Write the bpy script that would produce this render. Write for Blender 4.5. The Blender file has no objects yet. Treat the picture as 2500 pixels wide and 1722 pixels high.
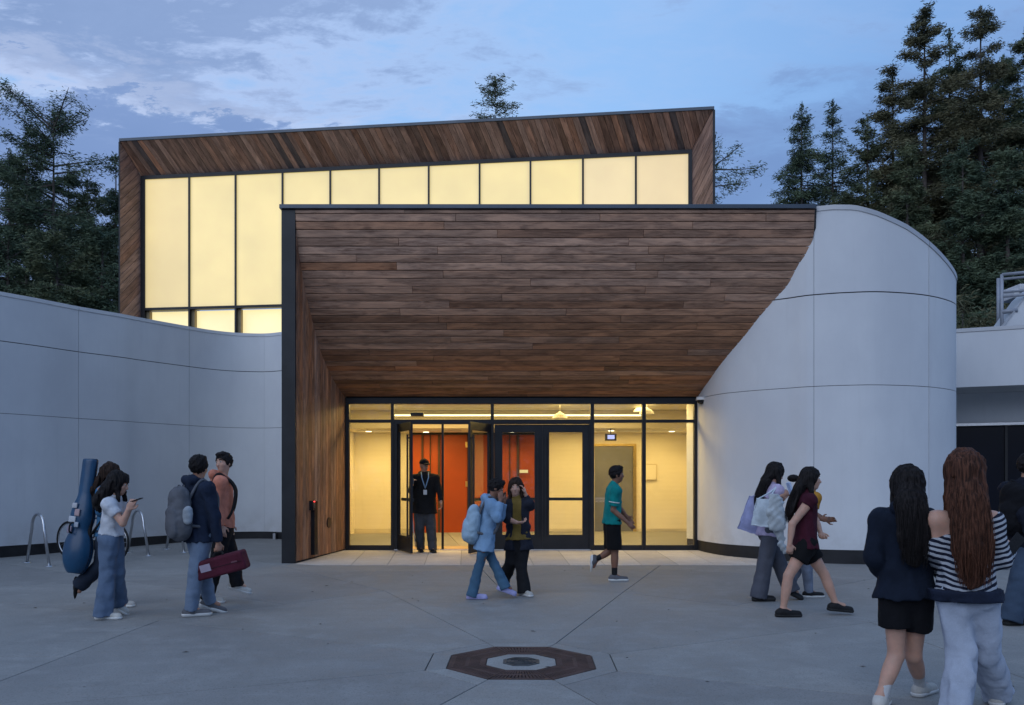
import bpy, math, random
import numpy as np
from mathutils import Vector, Matrix
try:
    import openvdb as vdb
except ImportError:
    import pyopenvdb as vdb

random.seed(7)
SC = bpy.context.scene
COL = SC.collection

# ------------------------------------------------------------------ camera
F, H, CX, YH = 2060.0, 1.6, 1250.0, 1172.0      # focal length and horizon in photo pixels
GS = 0.0102                                      # the plaza falls gently towards the drain and the viewer
cam = bpy.data.objects.new('camera', bpy.data.cameras.new('camera'))
COL.objects.link(cam)
cam.location = (0, 0, H)
cam.rotation_euler = (math.radians(90), 0, 0)
cam.data.sensor_width = 36.0
cam.data.lens = 36.0 * F / 2500.0
cam.data.shift_y = (YH - 861.0) / 2500.0
cam.data.clip_end = 2000.0
cam.data.clip_start = 0.1
SC.camera = cam

# ------------------------------------------------------------------ dusk sky
SUN_EL, SUN_ROT = math.radians(3.0), math.radians(205.0)
world = bpy.data.worlds.new('World')
SC.world = world
world.use_nodes = True
wt = world.node_tree
wt.nodes.clear()
def wn(t, **k):
    n = wt.nodes.new(t)
    for a, b in k.items():
        setattr(n, a, b)
    return n
def wl(a, b): wt.links.new(a, b)
def wmath(op, a, b=None, c=None, clamp=False):
    n = wn('ShaderNodeMath', operation=op, use_clamp=clamp)
    for i, v in enumerate((a, b, c)):
        if v is None: continue
        if isinstance(v, (int, float)): n.inputs[i].default_value = v
        else: wl(v, n.inputs[i])
    return n.outputs[0]
def wmix(f, a, b):
    n = wn('ShaderNodeMix', data_type='RGBA')
    for s, v in ((n.inputs[0], f), (n.inputs[6], a), (n.inputs[7], b)):
        if isinstance(v, (int, float)): s.default_value = v
        elif isinstance(v, tuple): s.default_value = (*v, 1)
        else: wl(v, s)
    return n.outputs[2]
def wramp(v, lo, hi, smooth=True):
    n = wn('ShaderNodeMapRange', interpolation_type='SMOOTHSTEP' if smooth else 'LINEAR')
    wl(v, n.inputs[0]); n.inputs[1].default_value = lo; n.inputs[2].default_value = hi
    return n.outputs[0]
def wnoise(vec, scale, detail=6, rough=0.55, dist=0.0):
    n = wn('ShaderNodeTexNoise')
    wl(vec, n.inputs['Vector']); n.inputs['Scale'].default_value = scale
    n.inputs['Detail'].default_value = detail; n.inputs['Roughness'].default_value = rough
    n.inputs['Distortion'].default_value = dist
    return n.outputs[0]
tc = wn('ShaderNodeTexCoord')
sky = wn('ShaderNodeTexSky', sky_type='NISHITA', sun_disc=False, sun_elevation=SUN_EL, sun_rotation=SUN_ROT,
         altitude=50, air_density=1.2, dust_density=0.4, ozone_density=3.0)
sep = wn('ShaderNodeSeparateXYZ'); wl(tc.outputs['Generated'], sep.inputs[0])
dx, dy, dz = sep.outputs
zc = wmath('ADD', wmath('MAXIMUM', dz, 0.0), 0.10)
comb = wn('ShaderNodeCombineXYZ')
wl(wmath('DIVIDE', dx, zc), comb.inputs[0]); wl(wmath('DIVIDE', dy, zc), comb.inputs[1])
plane = comb.outputs[0]                                       # where the view ray meets the cloud layer
mp = wn('ShaderNodeMapping'); wl(plane, mp.inputs[0])
mp.inputs['Rotation'].default_value = (0, 0, math.radians(-24)); mp.inputs['Scale'].default_value = (0.95, 1.5, 1)
mp.inputs['Location'].default_value = (2.3, 1.1, 0.4)
n1 = wnoise(mp.outputs[0], 1.15, 9, 0.60, 0.5)
n2 = wnoise(mp.outputs[0], 5.5, 9, 0.66, 0.25)
n3 = wnoise(plane, 0.8, 4, 0.55, 0.2)
# the clear blue between the clouds: Nishita sky with a thin veil over it, duller towards the right
clear = wmix(wramp(dx, 0.05, 0.55), (0.35, 0.55, 0.90), (0.22, 0.37, 0.69))
skyc = wmix(0.92, sky.outputs[0], clear)
veil = wmix(wmath('MULTIPLY', wramp(dz, 0.40, 0.12), 0.80), skyc, (0.44, 0.56, 0.87))
left = wramp(dx, 0.22, -0.40)
cover = wmath('ADD', wmath('ADD', n1, wmath('MULTIPLY', left, 0.13)), wmath('MULTIPLY', wmath('SUBTRACT', n2, 0.5), 0.62))
bright = wmath('MULTIPLY', wramp(cover, 0.38, 0.56), wmath('ADD', wmath('MULTIPLY', left, 0.62), 0.12), clamp=True)
streak = wmath('MULTIPLY', wramp(cover, 0.53, 0.64), wmath('ADD', wmath('MULTIPLY', left, 0.45), 0.5))
c1 = wmix(bright, veil, (0.56, 0.63, 0.88))
c2 = wmix(streak, c1, wmix(n2, (0.235, 0.335, 0.58), (0.33, 0.44, 0.71)))
# long cloud bank low over the roofs
rgt = wramp(dx, 0.02, 0.40)
bank_top = wmath('ADD', wmath('ADD', wmath('MULTIPLY', dx, -0.05), wmath('MULTIPLY', rgt, 0.07)), wmath('ADD', wmath('MULTIPLY', n2, 0.17), wmath('ADD', wmath('MULTIPLY', n1, 0.06), 0.248)))
edge = wmath('SUBTRACT', bank_top, dz)
bank = wmath('MULTIPLY', wmath('ADD', wmath('MULTIPLY', wramp(edge, -0.004, 0.014), wmath('SUBTRACT', 1.0, rgt)), wmath('MULTIPLY', wramp(edge, -0.03, 0.07), rgt)),
             wramp(wmath('SUBTRACT', dz, wmath('MULTIPLY', rgt, 0.21)), 0.02, 0.18))
lit = wmath('MULTIPLY', wmath('MULTIPLY', wramp(edge, -0.035, -0.004), wramp(edge, 0.004, -0.002)), 0.35)
bankl = wmix(wramp(n3, 0.35, 0.65), (0.225, 0.33, 0.60), (0.30, 0.41, 0.71))
bankr = wmix(wramp(n3, 0.35, 0.65), (0.165, 0.275, 0.54), (0.235, 0.355, 0.65))
bankcol = wmix(wramp(dx, -0.15, 0.45), bankl, bankr)
c3 = wmix(wmath('MULTIPLY', lit, left), c2, (0.68, 0.72, 0.92))
c3 = wmix(wmath('MULTIPLY', bank, 0.88), c3, bankcol)
tint = wn('ShaderNodeMix', data_type='RGBA', blend_type='MULTIPLY'); tint.inputs[0].default_value = 1.0; wl(c3, tint.inputs[6]); tint.inputs[7].default_value = (0.88, 0.945, 0.985, 1)
hs = wn('ShaderNodeHueSaturation'); wl(tint.outputs[2], hs.inputs['Color'])
bg = wn('ShaderNodeBackground'); wl(hs.outputs[0], bg.inputs['Color']); bg.inputs['Strength'].default_value = 1.0
out = wn('ShaderNodeOutputWorld'); wl(bg.outputs[0], out.inputs[0])

sun = bpy.data.objects.new('sun', bpy.data.lights.new('sun', 'SUN'))
COL.objects.link(sun)
sun.data.energy = 1.05
sun.data.angle = math.radians(60)
sun.data.color = (0.82, 0.89, 1.0)
sun.rotation_euler = (math.radians(58), 0, math.radians(-30))

SC.view_settings.view_transform = 'Standard'
SC.view_settings.look = 'None'
SC.view_settings.exposure = 0.0
SC.view_settings.gamma = 1.0
SC.view_settings.use_curve_mapping = False
SC.cycles.max_bounces = 8
SC.cycles.transparent_max_bounces = 16
SC.cycles.use_denoising = True
SC.cycles.sample_clamp_indirect = 4.0

# ------------------------------------------------------------------ helpers
def V(*a): return Vector(a)
def P(px, py, D):
    "a point at D metres from the viewer, seen at photo pixel px, py"
    return Vector(((px - CX) * D / F, D, H - (py - YH) * D / F))
def gz(y): return GS * max(-30.0, min(y, 17.1))
def GD(py): return F * H / ((py - YH) + F * GS)
def G(px, py):
    D = GD(py)
    return Vector(((px - CX) * D / F, D, GS * D))
def tag(o, label=None, cat=None, group=None, kind=None):
    if label: o['label'] = label
    if cat: o['category'] = cat
    if group: o['group'] = group
    if kind: o['kind'] = kind
    return o
def empty(name, loc=(0, 0, 0), label=None, cat=None, group=None, kind=None, parent=None):
    o = bpy.data.objects.new(name, None); COL.objects.link(o)
    o.empty_display_size = 0.2
    if parent is not None: o.parent = parent
    o.location = loc
    return tag(o, label, cat, group, kind)
def mesh(name, verts, faces, mat=None, parent=None, uvs=None, smooth=False, color=None, **tags):
    me = bpy.data.meshes.new(name)
    me.from_pydata([tuple(v) for v in verts], [], [tuple(f) for f in faces])
    if uvs is not None:
        ul = me.uv_layers.new(name='UVMap')
        ul.data.foreach_set('uv', np.array(uvs, 'f').ravel())
    if smooth:
        me.polygons.foreach_set('use_smooth', [True] * len(me.polygons))
    if mat is not None: me.materials.append(mat)
    o = bpy.data.objects.new(name, me); COL.objects.link(o)
    if parent is not None:
        o.parent = parent
        o.matrix_parent_inverse = parent_inv(parent)
    if color is not None: o.color = (*color[:3], 1)
    return tag(o, **tags)
def parent_world(p):
    m = Matrix.LocRotScale(p.location, p.rotation_euler, p.scale)
    if p.parent is not None:
        m = parent_world(p.parent) @ p.matrix_parent_inverse @ m
    return m
def parent_inv(p): return parent_world(p).inverted()
def box(name, x0, x1, y0, y1, z0, z1, mat, parent=None, bev=0.0, **k):
    c = [(x, y, z) for x in (x0, x1) for y in (y0, y1) for z in (z0, z1)]
    f = [(0, 1, 3, 2), (4, 6, 7, 5), (0, 4, 5, 1), (2, 3, 7, 6), (0, 2, 6, 4), (1, 5, 7, 3)]
    o = mesh(name, c, f, mat, parent, **k)
    if bev: bevel(o, bev)
    return o
def bevel(o, w, seg=2):
    m = o.modifiers.new('bevel', 'BEVEL'); m.width = w; m.segments = seg; m.limit_method = 'ANGLE'
    return o
def inset(poly, n, d):
    "shrink a flat convex polygon (list of Vector) by d in its own plane"
    out = []
    k = len(poly)
    for i in range(k):
        a, b, c = poly[i - 1], poly[i], poly[(i + 1) % k]
        e1 = (b - a); e2 = (c - b)
        if e1.length < 1e-6 or e2.length < 1e-6: out.append(b.copy()); continue
        e1.normalize(); e2.normalize()
        m1 = n.cross(e1); m2 = n.cross(e2)
        s = m1 + m2
        den = 1 + m1.dot(m2)
        out.append(b + s * (d / max(den, 0.25)))
    return out
def newell(poly):
    n = Vector((0, 0, 0))
    for i in range(len(poly)):
        a, b = poly[i], poly[(i + 1) % len(poly)]
        n += Vector(((a.y - b.y) * (a.z + b.z), (a.z - b.z) * (a.x + b.x), (a.x - b.x) * (a.y + b.y)))
    return n.normalized()
def slab(name, poly, face, t, ch, mat, parent=None, udir=None, color=None, **k):
    "a flat piece whose visible face is poly, facing towards the point or direction face; thickness t, chamfer ch"
    poly = [Vector(p) for p in poly]
    n = newell(poly)
    if n.dot(face) < 0:
        poly.reverse(); n = -n
    kk = len(poly)
    top = inset(poly, n, ch) if ch else [p.copy() for p in poly]
    mid = [p - n * ch for p in poly]
    bot = [p - n * t for p in poly]
    vs = top + mid + bot
    fs = [tuple(range(kk))]
    for i in range(kk):
        j = (i + 1) % kk
        fs.append((kk + i, kk + j, j, i)); fs.append((2 * kk + i, 2 * kk + j, kk + j, kk + i))
    fs.append(tuple(reversed(range(2 * kk, 3 * kk))))
    uvs = None
    if udir is not None:
        u = Vector(udir).normalized(); w = n.cross(u)
        o0 = poly[0]
        co = [((p - o0).dot(u), (p - o0).dot(w)) for p in vs]
        uvs = [co[i] for f in fs for i in f]
    return mesh(name, vs, fs, mat, parent, uvs=uvs, color=color, **k)
def tube(name, pts, r, mat, parent=None, seg=10, closed=False, cap=True, **k):
    pts = [Vector(p) for p in pts]
    n = len(pts); rs = r if isinstance(r, (list, tuple)) else [r] * n
    vs, fs = [], []
    up = None
    for i, p in enumerate(pts):
        if closed: d = pts[(i + 1) % n] - pts[i - 1]
        else: d = pts[min(i + 1, n - 1)] - pts[max(i - 1, 0)]
        d.normalize()
        if up is None:
            up = Vector((0, 0, 1)) if abs(d.z) < 0.9 else Vector((1, 0, 0))
        s = d.cross(up).normalized(); up = s.cross(d).normalized()
        for j in range(seg):
            a = 2 * math.pi * j / seg
            vs.append(p + (s * math.cos(a) + up * math.sin(a)) * rs[i])
    m = n if closed else n - 1
    for i in range(m):
        for j in range(seg):
            a = i * seg + j; b = i * seg + (j + 1) % seg
            c = ((i + 1) % n) * seg + (j + 1) % seg; d2 = ((i + 1) % n) * seg + j
            fs.append((a, b, c, d2))
    if cap and not closed:
        fs.append(tuple(reversed(range(seg)))); fs.append(tuple(range((n - 1) * seg, n * seg)))
    return mesh(name, vs, fs, mat, parent, smooth=True, **k)
def lathe(name, prof, c, mat, parent=None, seg=24, axis='z', **k):
    "prof: list of (radius, height)"
    vs, fs = [], []
    for r, h in prof:
        for j in range(seg):
            a = 2 * math.pi * j / seg
            q = (r * math.cos(a), r * math.sin(a), h) if axis == 'z' else (r * math.cos(a), h, r * math.sin(a))
            vs.append(Vector(c) + Vector(q))
    for i in range(len(prof) - 1):
        for j in range(seg):
            fs.append((i * seg + j, i * seg + (j + 1) % seg, (i + 1) * seg + (j + 1) % seg, (i + 1) * seg + j))
    fs.append(tuple(range(seg))); fs.append(tuple(range((len(prof) - 1) * seg, len(prof) * seg)))
    return mesh(name, vs, fs, mat, parent, smooth=True, **k)
def catmull(pts, per=8):
    pts = [Vector(p) for p in pts]
    out = []
    for i in range(len(pts) - 1):
        p0 = pts[max(i - 1, 0)]; p1 = pts[i]; p2 = pts[i + 1]; p3 = pts[min(i + 2, len(pts) - 1)]
        for j in range(per):
            t = j / per
            out.append(0.5 * ((2 * p1) + (p2 - p0) * t + (2 * p0 - 5 * p1 + 4 * p2 - p3) * t * t + (3 * p1 - p0 - 3 * p2 + p3) * t ** 3))
    out.append(pts[-1])
    return out
def interp(x, tab):
    if x <= tab[0][0]: return tab[0][1]
    for (a, b), (c, d) in zip(tab, tab[1:]):
        if x <= c: return b + (d - b) * (x - a) / (c - a)
    return tab[-1][1]
def clip(poly, a, b, c):
    "keep the side a*x + b*y + c >= 0 of a 2D polygon"
    out = []
    for i in range(len(poly)):
        p, q = poly[i], poly[(i + 1) % len(poly)]
        fp = a * p[0] + b * p[1] + c; fq = a * q[0] + b * q[1] + c
        if fp >= 0: out.append(p)
        if (fp >= 0) != (fq >= 0):
            t = fp / (fp - fq)
            out.append((p[0] + (q[0] - p[0]) * t, p[1] + (q[1] - p[1]) * t))
    return out

# ------------------------------------------------------------------ materials
class M:
    "a small node-tree writer"
    def __init__(s, name, rough=0.6, metal=0.0, spec=0.5, color=(0.5, 0.5, 0.5)):
        s.m = bpy.data.materials.new(name); s.m.use_nodes = True
        s.t = s.m.node_tree; s.b = s.t.nodes['Principled BSDF']
        s.b.inputs['Base Color'].default_value = (*color, 1)
        s.b.inputs['Roughness'].default_value = rough; s.b.inputs['Metallic'].default_value = metal
        s.b.inputs['Specular IOR Level'].default_value = spec
    def n(s, t, **k):
        x = s.t.nodes.new(t)
        for a, b in k.items(): setattr(x, a, b)
        return x
    def set(s, sock, v):
        if v is None: return
        if isinstance(v, bpy.types.NodeSocket): s.t.links.new(v, sock)
        elif isinstance(v, tuple) and len(v) == 3 and sock.type == 'RGBA': sock.default_value = (*v, 1)
        else: sock.default_value = v
    def coord(s, which='Object', scale=None, rot=None, off=None):
        c = s.n('ShaderNodeTexCoord').outputs[which]
        if scale or rot or off is not None:
            mp = s.n('ShaderNodeMapping'); s.set(mp.inputs[0], c)
            if scale: mp.inputs['Scale'].default_value = scale
            if rot: mp.inputs['Rotation'].default_value = rot
            if off is not None: s.set(mp.inputs['Location'], off)
            c = mp.outputs[0]
        return c
    def noise(s, vec, scale, detail=4, rough=0.5, dist=0.0, out=0):
        n = s.n('ShaderNodeTexNoise'); s.set(n.inputs['Vector'], vec)
        n.inputs['Scale'].default_value = scale; n.inputs['Detail'].default_value = detail
        n.inputs['Roughness'].default_value = rough; n.inputs['Distortion'].default_value = dist
        return n.outputs[out]
    def voro(s, vec, scale, out='Distance', feature='F1'):
        n = s.n('ShaderNodeTexVoronoi', feature=feature); s.set(n.inputs['Vector'], vec); n.inputs['Scale'].default_value = scale
        return n.outputs[out]
    def ramp(s, v, lo, hi, a=0.0, b=1.0):
        n = s.n('ShaderNodeMapRange', interpolation_type='SMOOTHSTEP'); s.set(n.inputs[0], v)
        for i, x in enumerate((lo, hi, a, b)): n.inputs[i + 1].default_value = x
        return n.outputs[0]
    def mix(s, f, a, b, mode='MIX'):
        n = s.n('ShaderNodeMix', data_type='RGBA', blend_type=mode)
        s.set(n.inputs[0], f); s.set(n.inputs[6], a); s.set(n.inputs[7], b)
        return n.outputs[2]
    def math(s, op, a, b=None, clamp=False):
        n = s.n('ShaderNodeMath', operation=op, use_clamp=clamp); s.set(n.inputs[0], a); s.set(n.inputs[1], b)
        return n.outputs[0]
    def bump(s, h, strength=0.3, dist=0.01):
        n = s.n('ShaderNodeBump'); s.set(n.inputs['Height'], h)
        n.inputs['Strength'].default_value = strength; n.inputs['Distance'].default_value = dist
        s.set(s.b.inputs['Normal'], n.outputs[0])
    def col(s, v): s.set(s.b.inputs['Base Color'], v); return s
    def ro(s, v): s.set(s.b.inputs['Roughness'], v); return s

def mat_simple(name, c, rough=0.6, metal=0.0, var=0.15, nscale=3.0, bump=0.0, bscale=60, spec=0.4):
    m = M(name, rough, metal, spec)
    co = m.coord('Object')
    nz = m.noise(co, nscale, 5, 0.6)
    a = tuple(x * (1 - var) for x in c); b = tuple(min(1, x * (1 + var)) for x in c)
    m.col(m.mix(m.ramp(nz, 0.3, 0.7), a, b))
    if bump: m.bump(m.noise(co, bscale, 4, 0.6), bump, 0.01)
    return m.m

def mat_wood():
    m = M('weathered_cedar', 0.62, 0, 0.35)
    oi = m.n('ShaderNodeObjectInfo')
    uv = m.n('ShaderNodeUVMap').outputs[0]
    add = m.n('ShaderNodeVectorMath', operation='ADD'); m.set(add.inputs[0], uv)
    sc = m.n('ShaderNodeCombineXYZ')
    r = oi.outputs['Random']
    m.set(sc.inputs[0], m.math('MULTIPLY', r, 57.3)); m.set(sc.inputs[1], m.math('MULTIPLY', r, 131.7))
    m.set(add.inputs[1], sc.outputs[0])
    st = m.n('ShaderNodeMapping'); m.set(st.inputs[0], add.outputs[0]); st.inputs['Scale'].default_value = (0.9, 14, 1)
    grain = m.noise(st.outputs[0], 2.2, 8, 0.68, 1.6)
    fine = m.noise(st.outputs[0], 9.0, 4, 0.7, 0.4)
    sb = m.n('ShaderNodeMapping'); m.set(sb.inputs[0], add.outputs[0]); sb.inputs['Scale'].default_value = (0.7, 3.0, 1)
    blot = m.noise(sb.outputs[0], 1.7, 4, 0.6, 0.8)
    kn = m.n('ShaderNodeMapping'); m.set(kn.inputs[0], add.outputs[0]); kn.inputs['Scale'].default_value = (1.6, 6.5, 1)
    knot = m.ramp(m.voro(kn.outputs[0], 1.0), 0.05, 0.17, 1, 0)
    base = oi.outputs['Color']
    dark = m.mix(1.0, base, (0.38, 0.31, 0.28), 'MULTIPLY')
    pale = m.mix(1.0, base, (1.75, 1.62, 1.50), 'MULTIPLY')
    c = m.mix(m.ramp(grain, 0.28, 0.70), dark, base)
    c = m.mix(m.math('MULTIPLY', m.ramp(blot, 0.40, 0.70), 0.60), c, pale)
    c = m.mix(m.math('MULTIPLY', m.ramp(fine, 0.55, 0.8), 0.35), c, dark)
    c = m.mix(m.math('MULTIPLY', knot, 0.75), c, dark)
    m.col(c)
    m.ro(m.ramp(grain, 0.2, 0.8, 0.5, 0.75))
    h = m.math('ADD', m.math('MULTIPLY', grain, 0.7), m.math('MULTIPLY', fine, 0.4))
    m.bump(h, 0.45, 0.004)
    return m.m

def mat_wall():
    m = M('white_render_panel', 0.85, 0, 0.25)
    co = m.coord('Object')
    big = m.noise(m.coord('Object', scale=(0.5, 0.5, 0.35)), 1.1, 6, 0.6)
    streak = m.noise(m.coord('Object', scale=(5, 5, 0.25)), 1.4, 5, 0.65)
    c = m.mix(m.ramp(big, 0.3, 0.72), (0.57, 0.58, 0.60), (0.66, 0.67, 0.68))
    c = m.mix(m.math('MULTIPLY', m.ramp(streak, 0.52, 0.80), 0.16), c, (0.46, 0.46, 0.47))
    sx_ = m.n('ShaderNodeSeparateXYZ'); m.set(sx_.inputs[0], co)
    low = m.math('MULTIPLY', m.ramp(sx_.outputs[2], 0.35, 1.1, 1, 0), m.ramp(m.noise(co, 2.5, 6, 0.65), 0.35, 0.65))
    c = m.mix(m.math('MULTIPLY', low, 0.35), c, (0.40, 0.38, 0.36))
    sp = m.ramp(m.noise(co, 46, 2, 0.5), 0.70, 0.78)
    c = m.mix(m.math('MULTIPLY', sp, 0.10), c, (0.42, 0.42, 0.42))
    m.col(c)
    m.bump(m.noise(co, 90, 3, 0.6), 0.12, 0.004)
    return m.m

def mat_concrete(name, lo, hi, dark):
    m = M(name, 0.8, 0, 0.35)
    co = m.coord('Object')
    oi = m.n('ShaderNodeObjectInfo')
    big = m.noise(co, 0.55, 7, 0.62, 0.4)
    mid = m.noise(co, 3.2, 7, 0.7, 0.3)
    c = m.mix(m.ramp(big, 0.3, 0.7), lo, hi)
    c = m.mix(m.math('MULTIPLY', m.ramp(mid, 0.42, 0.72), 0.6), c, tuple(x * 1.28 for x in hi))
    st2 = m.noise(co, 0.9, 8, 0.72, 1.2)
    c = m.mix(m.math('MULTIPLY', m.ramp(st2, 0.54, 0.70), 0.20), c, tuple(x * 0.62 for x in lo))
    sw = m.noise(m.coord('Object', scale=(0.5, 2.6, 1), rot=(0, 0, 0.25)), 1.5, 7, 0.66, 1.0)
    c = m.mix(m.math('MULTIPLY', m.ramp(sw, 0.50, 0.8), 0.35), c, tuple(x * 0.70 for x in lo))
    ag = m.noise(co, 70, 3, 0.75)
    c = m.mix(m.math('MULTIPLY', m.ramp(ag, 0.52, 0.68), 0.7), c, tuple(x * 0.55 for x in lo))
    ag2 = m.ramp(m.voro(co, 48), 0.10, 0.24, 1, 0)
    c = m.mix(m.math('MULTIPLY', ag2, 0.30), c, tuple(min(1, x * 1.7) for x in hi))
    gum = m.ramp(m.voro(m.coord('Object', scale=(1, 1.5, 1)), 2.1), 0.018, 0.032, 1, 0)
    c = m.mix(m.math('MULTIPLY', gum, 0.75), c, dark)
    shade = m.mix(oi.outputs['Random'], (0.90, 0.90, 0.91), (1.07, 1.07, 1.06))
    c = m.mix(1.0, c, shade, 'MULTIPLY')
    m.col(c)
    m.ro(m.ramp(mid, 0.2, 0.8, 0.62, 0.9))
    m.bump(m.math('ADD', m.noise(co, 120, 3, 0.7), m.math('MULTIPLY', mid, 0.6)), 0.35, 0.003)
    return m.m

def mat_glass(name='storefront_glass', frit=True, tint=(0.93, 0.96, 0.95)):
    m = bpy.data.materials.new(name); m.use_nodes = True
    t = m.node_tree; t.nodes.clear()
    N = t.nodes.new; L = t.links.new
    tr = N('ShaderNodeBsdfTransparent'); tr.inputs[0].default_value = (*tint, 1)
    gl = N('ShaderNodeBsdfGlossy'); gl.inputs['Roughness'].default_value = 0.015; gl.inputs[0].default_value = (1, 1, 1, 1)
    fr = N('ShaderNodeFresnel'); fr.inputs[0].default_value = 1.5
    ge = N('ShaderNodeNewGeometry'); ff = N('ShaderNodeMath'); ff.operation = 'SUBTRACT'; ff.use_clamp = True; L(fr.outputs[0], ff.inputs[0]); L(ge.outputs['Backfacing'], ff.inputs[1])
    mx = N('ShaderNodeMixShader'); L(ff.outputs[0], mx.inputs[0]); L(tr.outputs[0], mx.inputs[1]); L(gl.outputs[0], mx.inputs[2])
    last = mx.outputs[0]
    if frit:
        tcn = N('ShaderNodeTexCoord'); sp = N('ShaderNodeSeparateXYZ'); L(tcn.outputs['Object'], sp.inputs[0])
        def mt(op, a, b=None):
            n = N('ShaderNodeMath'); n.operation = op
            for i, v in enumerate((a, b)):
                if v is None: continue
                if isinstance(v, (int, float)): n.inputs[i].default_value = v
                else: L(v, n.inputs[i])
            return n.outputs[0]
        pitch = 0.030
        row = mt('FLOOR', mt('DIVIDE', sp.outputs[2], pitch * 0.866))
        xo = mt('ADD', mt('DIVIDE', sp.outputs[0], pitch), mt('MULTIPLY', mt('MODULO', mt('ABSOLUTE', row), 2.0), 0.5))
        fx = mt('SUBTRACT', mt('FRACT', xo), 0.5)
        fz = mt('MULTIPLY', mt('SUBTRACT', mt('FRACT', mt('DIVIDE', sp.outputs[2], pitch * 0.866)), 0.5), 0.866)
        d = mt('SQRT', mt('ADD', mt('MULTIPLY', fx, fx), mt('MULTIPLY', fz, fz)))
        dot = mt('LESS_THAN', d, 0.22)
        df = N('ShaderNodeBsdfDiffuse'); df.inputs[0].default_value = (0.30, 0.29, 0.27, 1)
        m2 = N('ShaderNodeMixShader'); L(mt('MULTIPLY', dot, 0.16), m2.inputs[0]); L(last, m2.inputs[1]); L(df.outputs[0], m2.inputs[2])
        last = m2.outputs[0]
    o = N('ShaderNodeOutputMaterial'); L(last, o.inputs[0])
    return m

def mat_emit(name, c, s, objcol=False, edge=False):
    m = bpy.data.materials.new(name); m.use_nodes = True
    t = m.node_tree; b = t.nodes['Principled BSDF']
    b.inputs['Base Color'].default_value = (0.35, 0.33, 0.28, 1); b.inputs['Roughness'].default_value = 0.35
    N = t.nodes.new; L = t.links.new
    em = b.inputs['Emission Color']; em.default_value = (*c, 1)
    b.inputs['Emission Strength'].default_value = s
    if objcol:
        oi = N('ShaderNodeObjectInfo'); mx = N('ShaderNodeMix'); mx.data_type = 'RGBA'; mx.blend_type = 'MULTIPLY'
        mx.inputs[0].default_value = 1.0; mx.inputs[7].default_value = (*c, 1); L(oi.outputs['Color'], mx.inputs[6])
        src = mx.outputs[2]
        if edge:
            # frame shade painted into the glow, dimmer where the diffuser meets its frame
            uv = N('ShaderNodeUVMap'); sp = N('ShaderNodeSeparateXYZ'); L(uv.outputs[0], sp.inputs[0])
            def mt(op, a, b=None):
                n = N('ShaderNodeMath'); n.operation = op
                for i, v in enumerate((a, b)):
                    if v is None: continue
                    if isinstance(v, (int, float)): n.inputs[i].default_value = v
                    else: L(v, n.inputs[i])
                return n.outputs[0]
            ex = mt('MINIMUM', sp.outputs[0], mt('SUBTRACT', 1.0, sp.outputs[0]))
            mr = N('ShaderNodeMapRange'); mr.interpolation_type = 'SMOOTHSTEP'; L(ex, mr.inputs[0]); mr.inputs[1].default_value = -0.10; mr.inputs[2].default_value = 0.10
            ey = mt('MINIMUM', sp.outputs[1], mt('SUBTRACT', 1.0, sp.outputs[1]))
            mr2 = N('ShaderNodeMapRange'); mr2.interpolation_type = 'SMOOTHSTEP'; L(ey, mr2.inputs[0]); mr2.inputs[1].default_value = -0.08; mr2.inputs[2].default_value = 0.05
            tcn = N('ShaderNodeTexCoord'); nz = N('ShaderNodeTexNoise'); L(tcn.outputs['Object'], nz.inputs['Vector']); nz.inputs['Scale'].default_value = 0.9; nz.inputs['Detail'].default_value = 5
            m3 = N('ShaderNodeMix'); m3.data_type = 'RGBA'; L(mt('MULTIPLY', mr.outputs[0], mr2.outputs[0]), m3.inputs[0])
            m3.inputs[6].default_value = (0.52, 0.43, 0.21, 1); L(src, m3.inputs[7])
            m4 = N('ShaderNodeMix'); m4.data_type = 'RGBA'; m4.blend_type = 'MULTIPLY'; m4.inputs[0].default_value = 1; L(m3.outputs[2], m4.inputs[6])
            mr3 = N('ShaderNodeMapRange'); L(nz.outputs[0], mr3.inputs[0]); mr3.inputs[1].default_value = 0.3; mr3.inputs[2].default_value = 0.7; mr3.inputs[3].default_value = 0.90; mr3.inputs[4].default_value = 1.06
            L(mr3.outputs[0], m4.inputs[7])
            src = m4.outputs[2]
        L(src, em)
    return m

WOOD = mat_wood()
WALL = mat_wall()
COPING = mat_simple('coping_grey_metal', (0.42, 0.43, 0.45), 0.45, 0.2, 0.06, 1.5)
BLACK = mat_simple('black_painted_metal', (0.016, 0.017, 0.020), 0.42, 0.2, 0.25, 2.0)
BASE = mat_simple('black_base_strip', (0.014, 0.014, 0.016), 0.6, 0.0, 0.3, 4.0)
GAP = mat_simple('dark_joint_backing', (0.03, 0.03, 0.032), 0.9)
FLASH = mat_simple('dark_slate_flashing', (0.075, 0.09, 0.11), 0.38, 0.5, 0.12, 1.2)
PLAZA = mat_concrete('plaza_concrete', (0.205, 0.203, 0.196), (0.248, 0.246, 0.238), (0.03, 0.03, 0.03))
PAVE = mat_concrete('pale_entrance_paving', (0.42, 0.39, 0.37), (0.50, 0.47, 0.44), (0.20, 0.19, 0.18))
CREAM = mat_simple('cream_plaster', (0.78, 0.72, 0.58), 0.8, 0, 0.04, 0.8)
ORANGE = mat_simple('orange_lacquered_panel', (0.29, 0.048, 0.006), 0.45, 0, 0.08, 1.2)
LOBFLOOR = mat_simple('polished_lobby_floor', (0.52, 0.44, 0.30), 0.25, 0, 0.12, 1.4)
STEEL = mat_simple('brushed_stainless', (0.55, 0.56, 0.58), 0.28, 1.0, 0.08, 20)
BRASS = mat_simple('brass', (0.75, 0.55, 0.20), 0.3, 1.0, 0.1, 10)
GREYM = mat_simple('grey_lift_door', (0.24, 0.24, 0.23), 0.35, 0.6, 0.1, 1.0)
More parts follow.
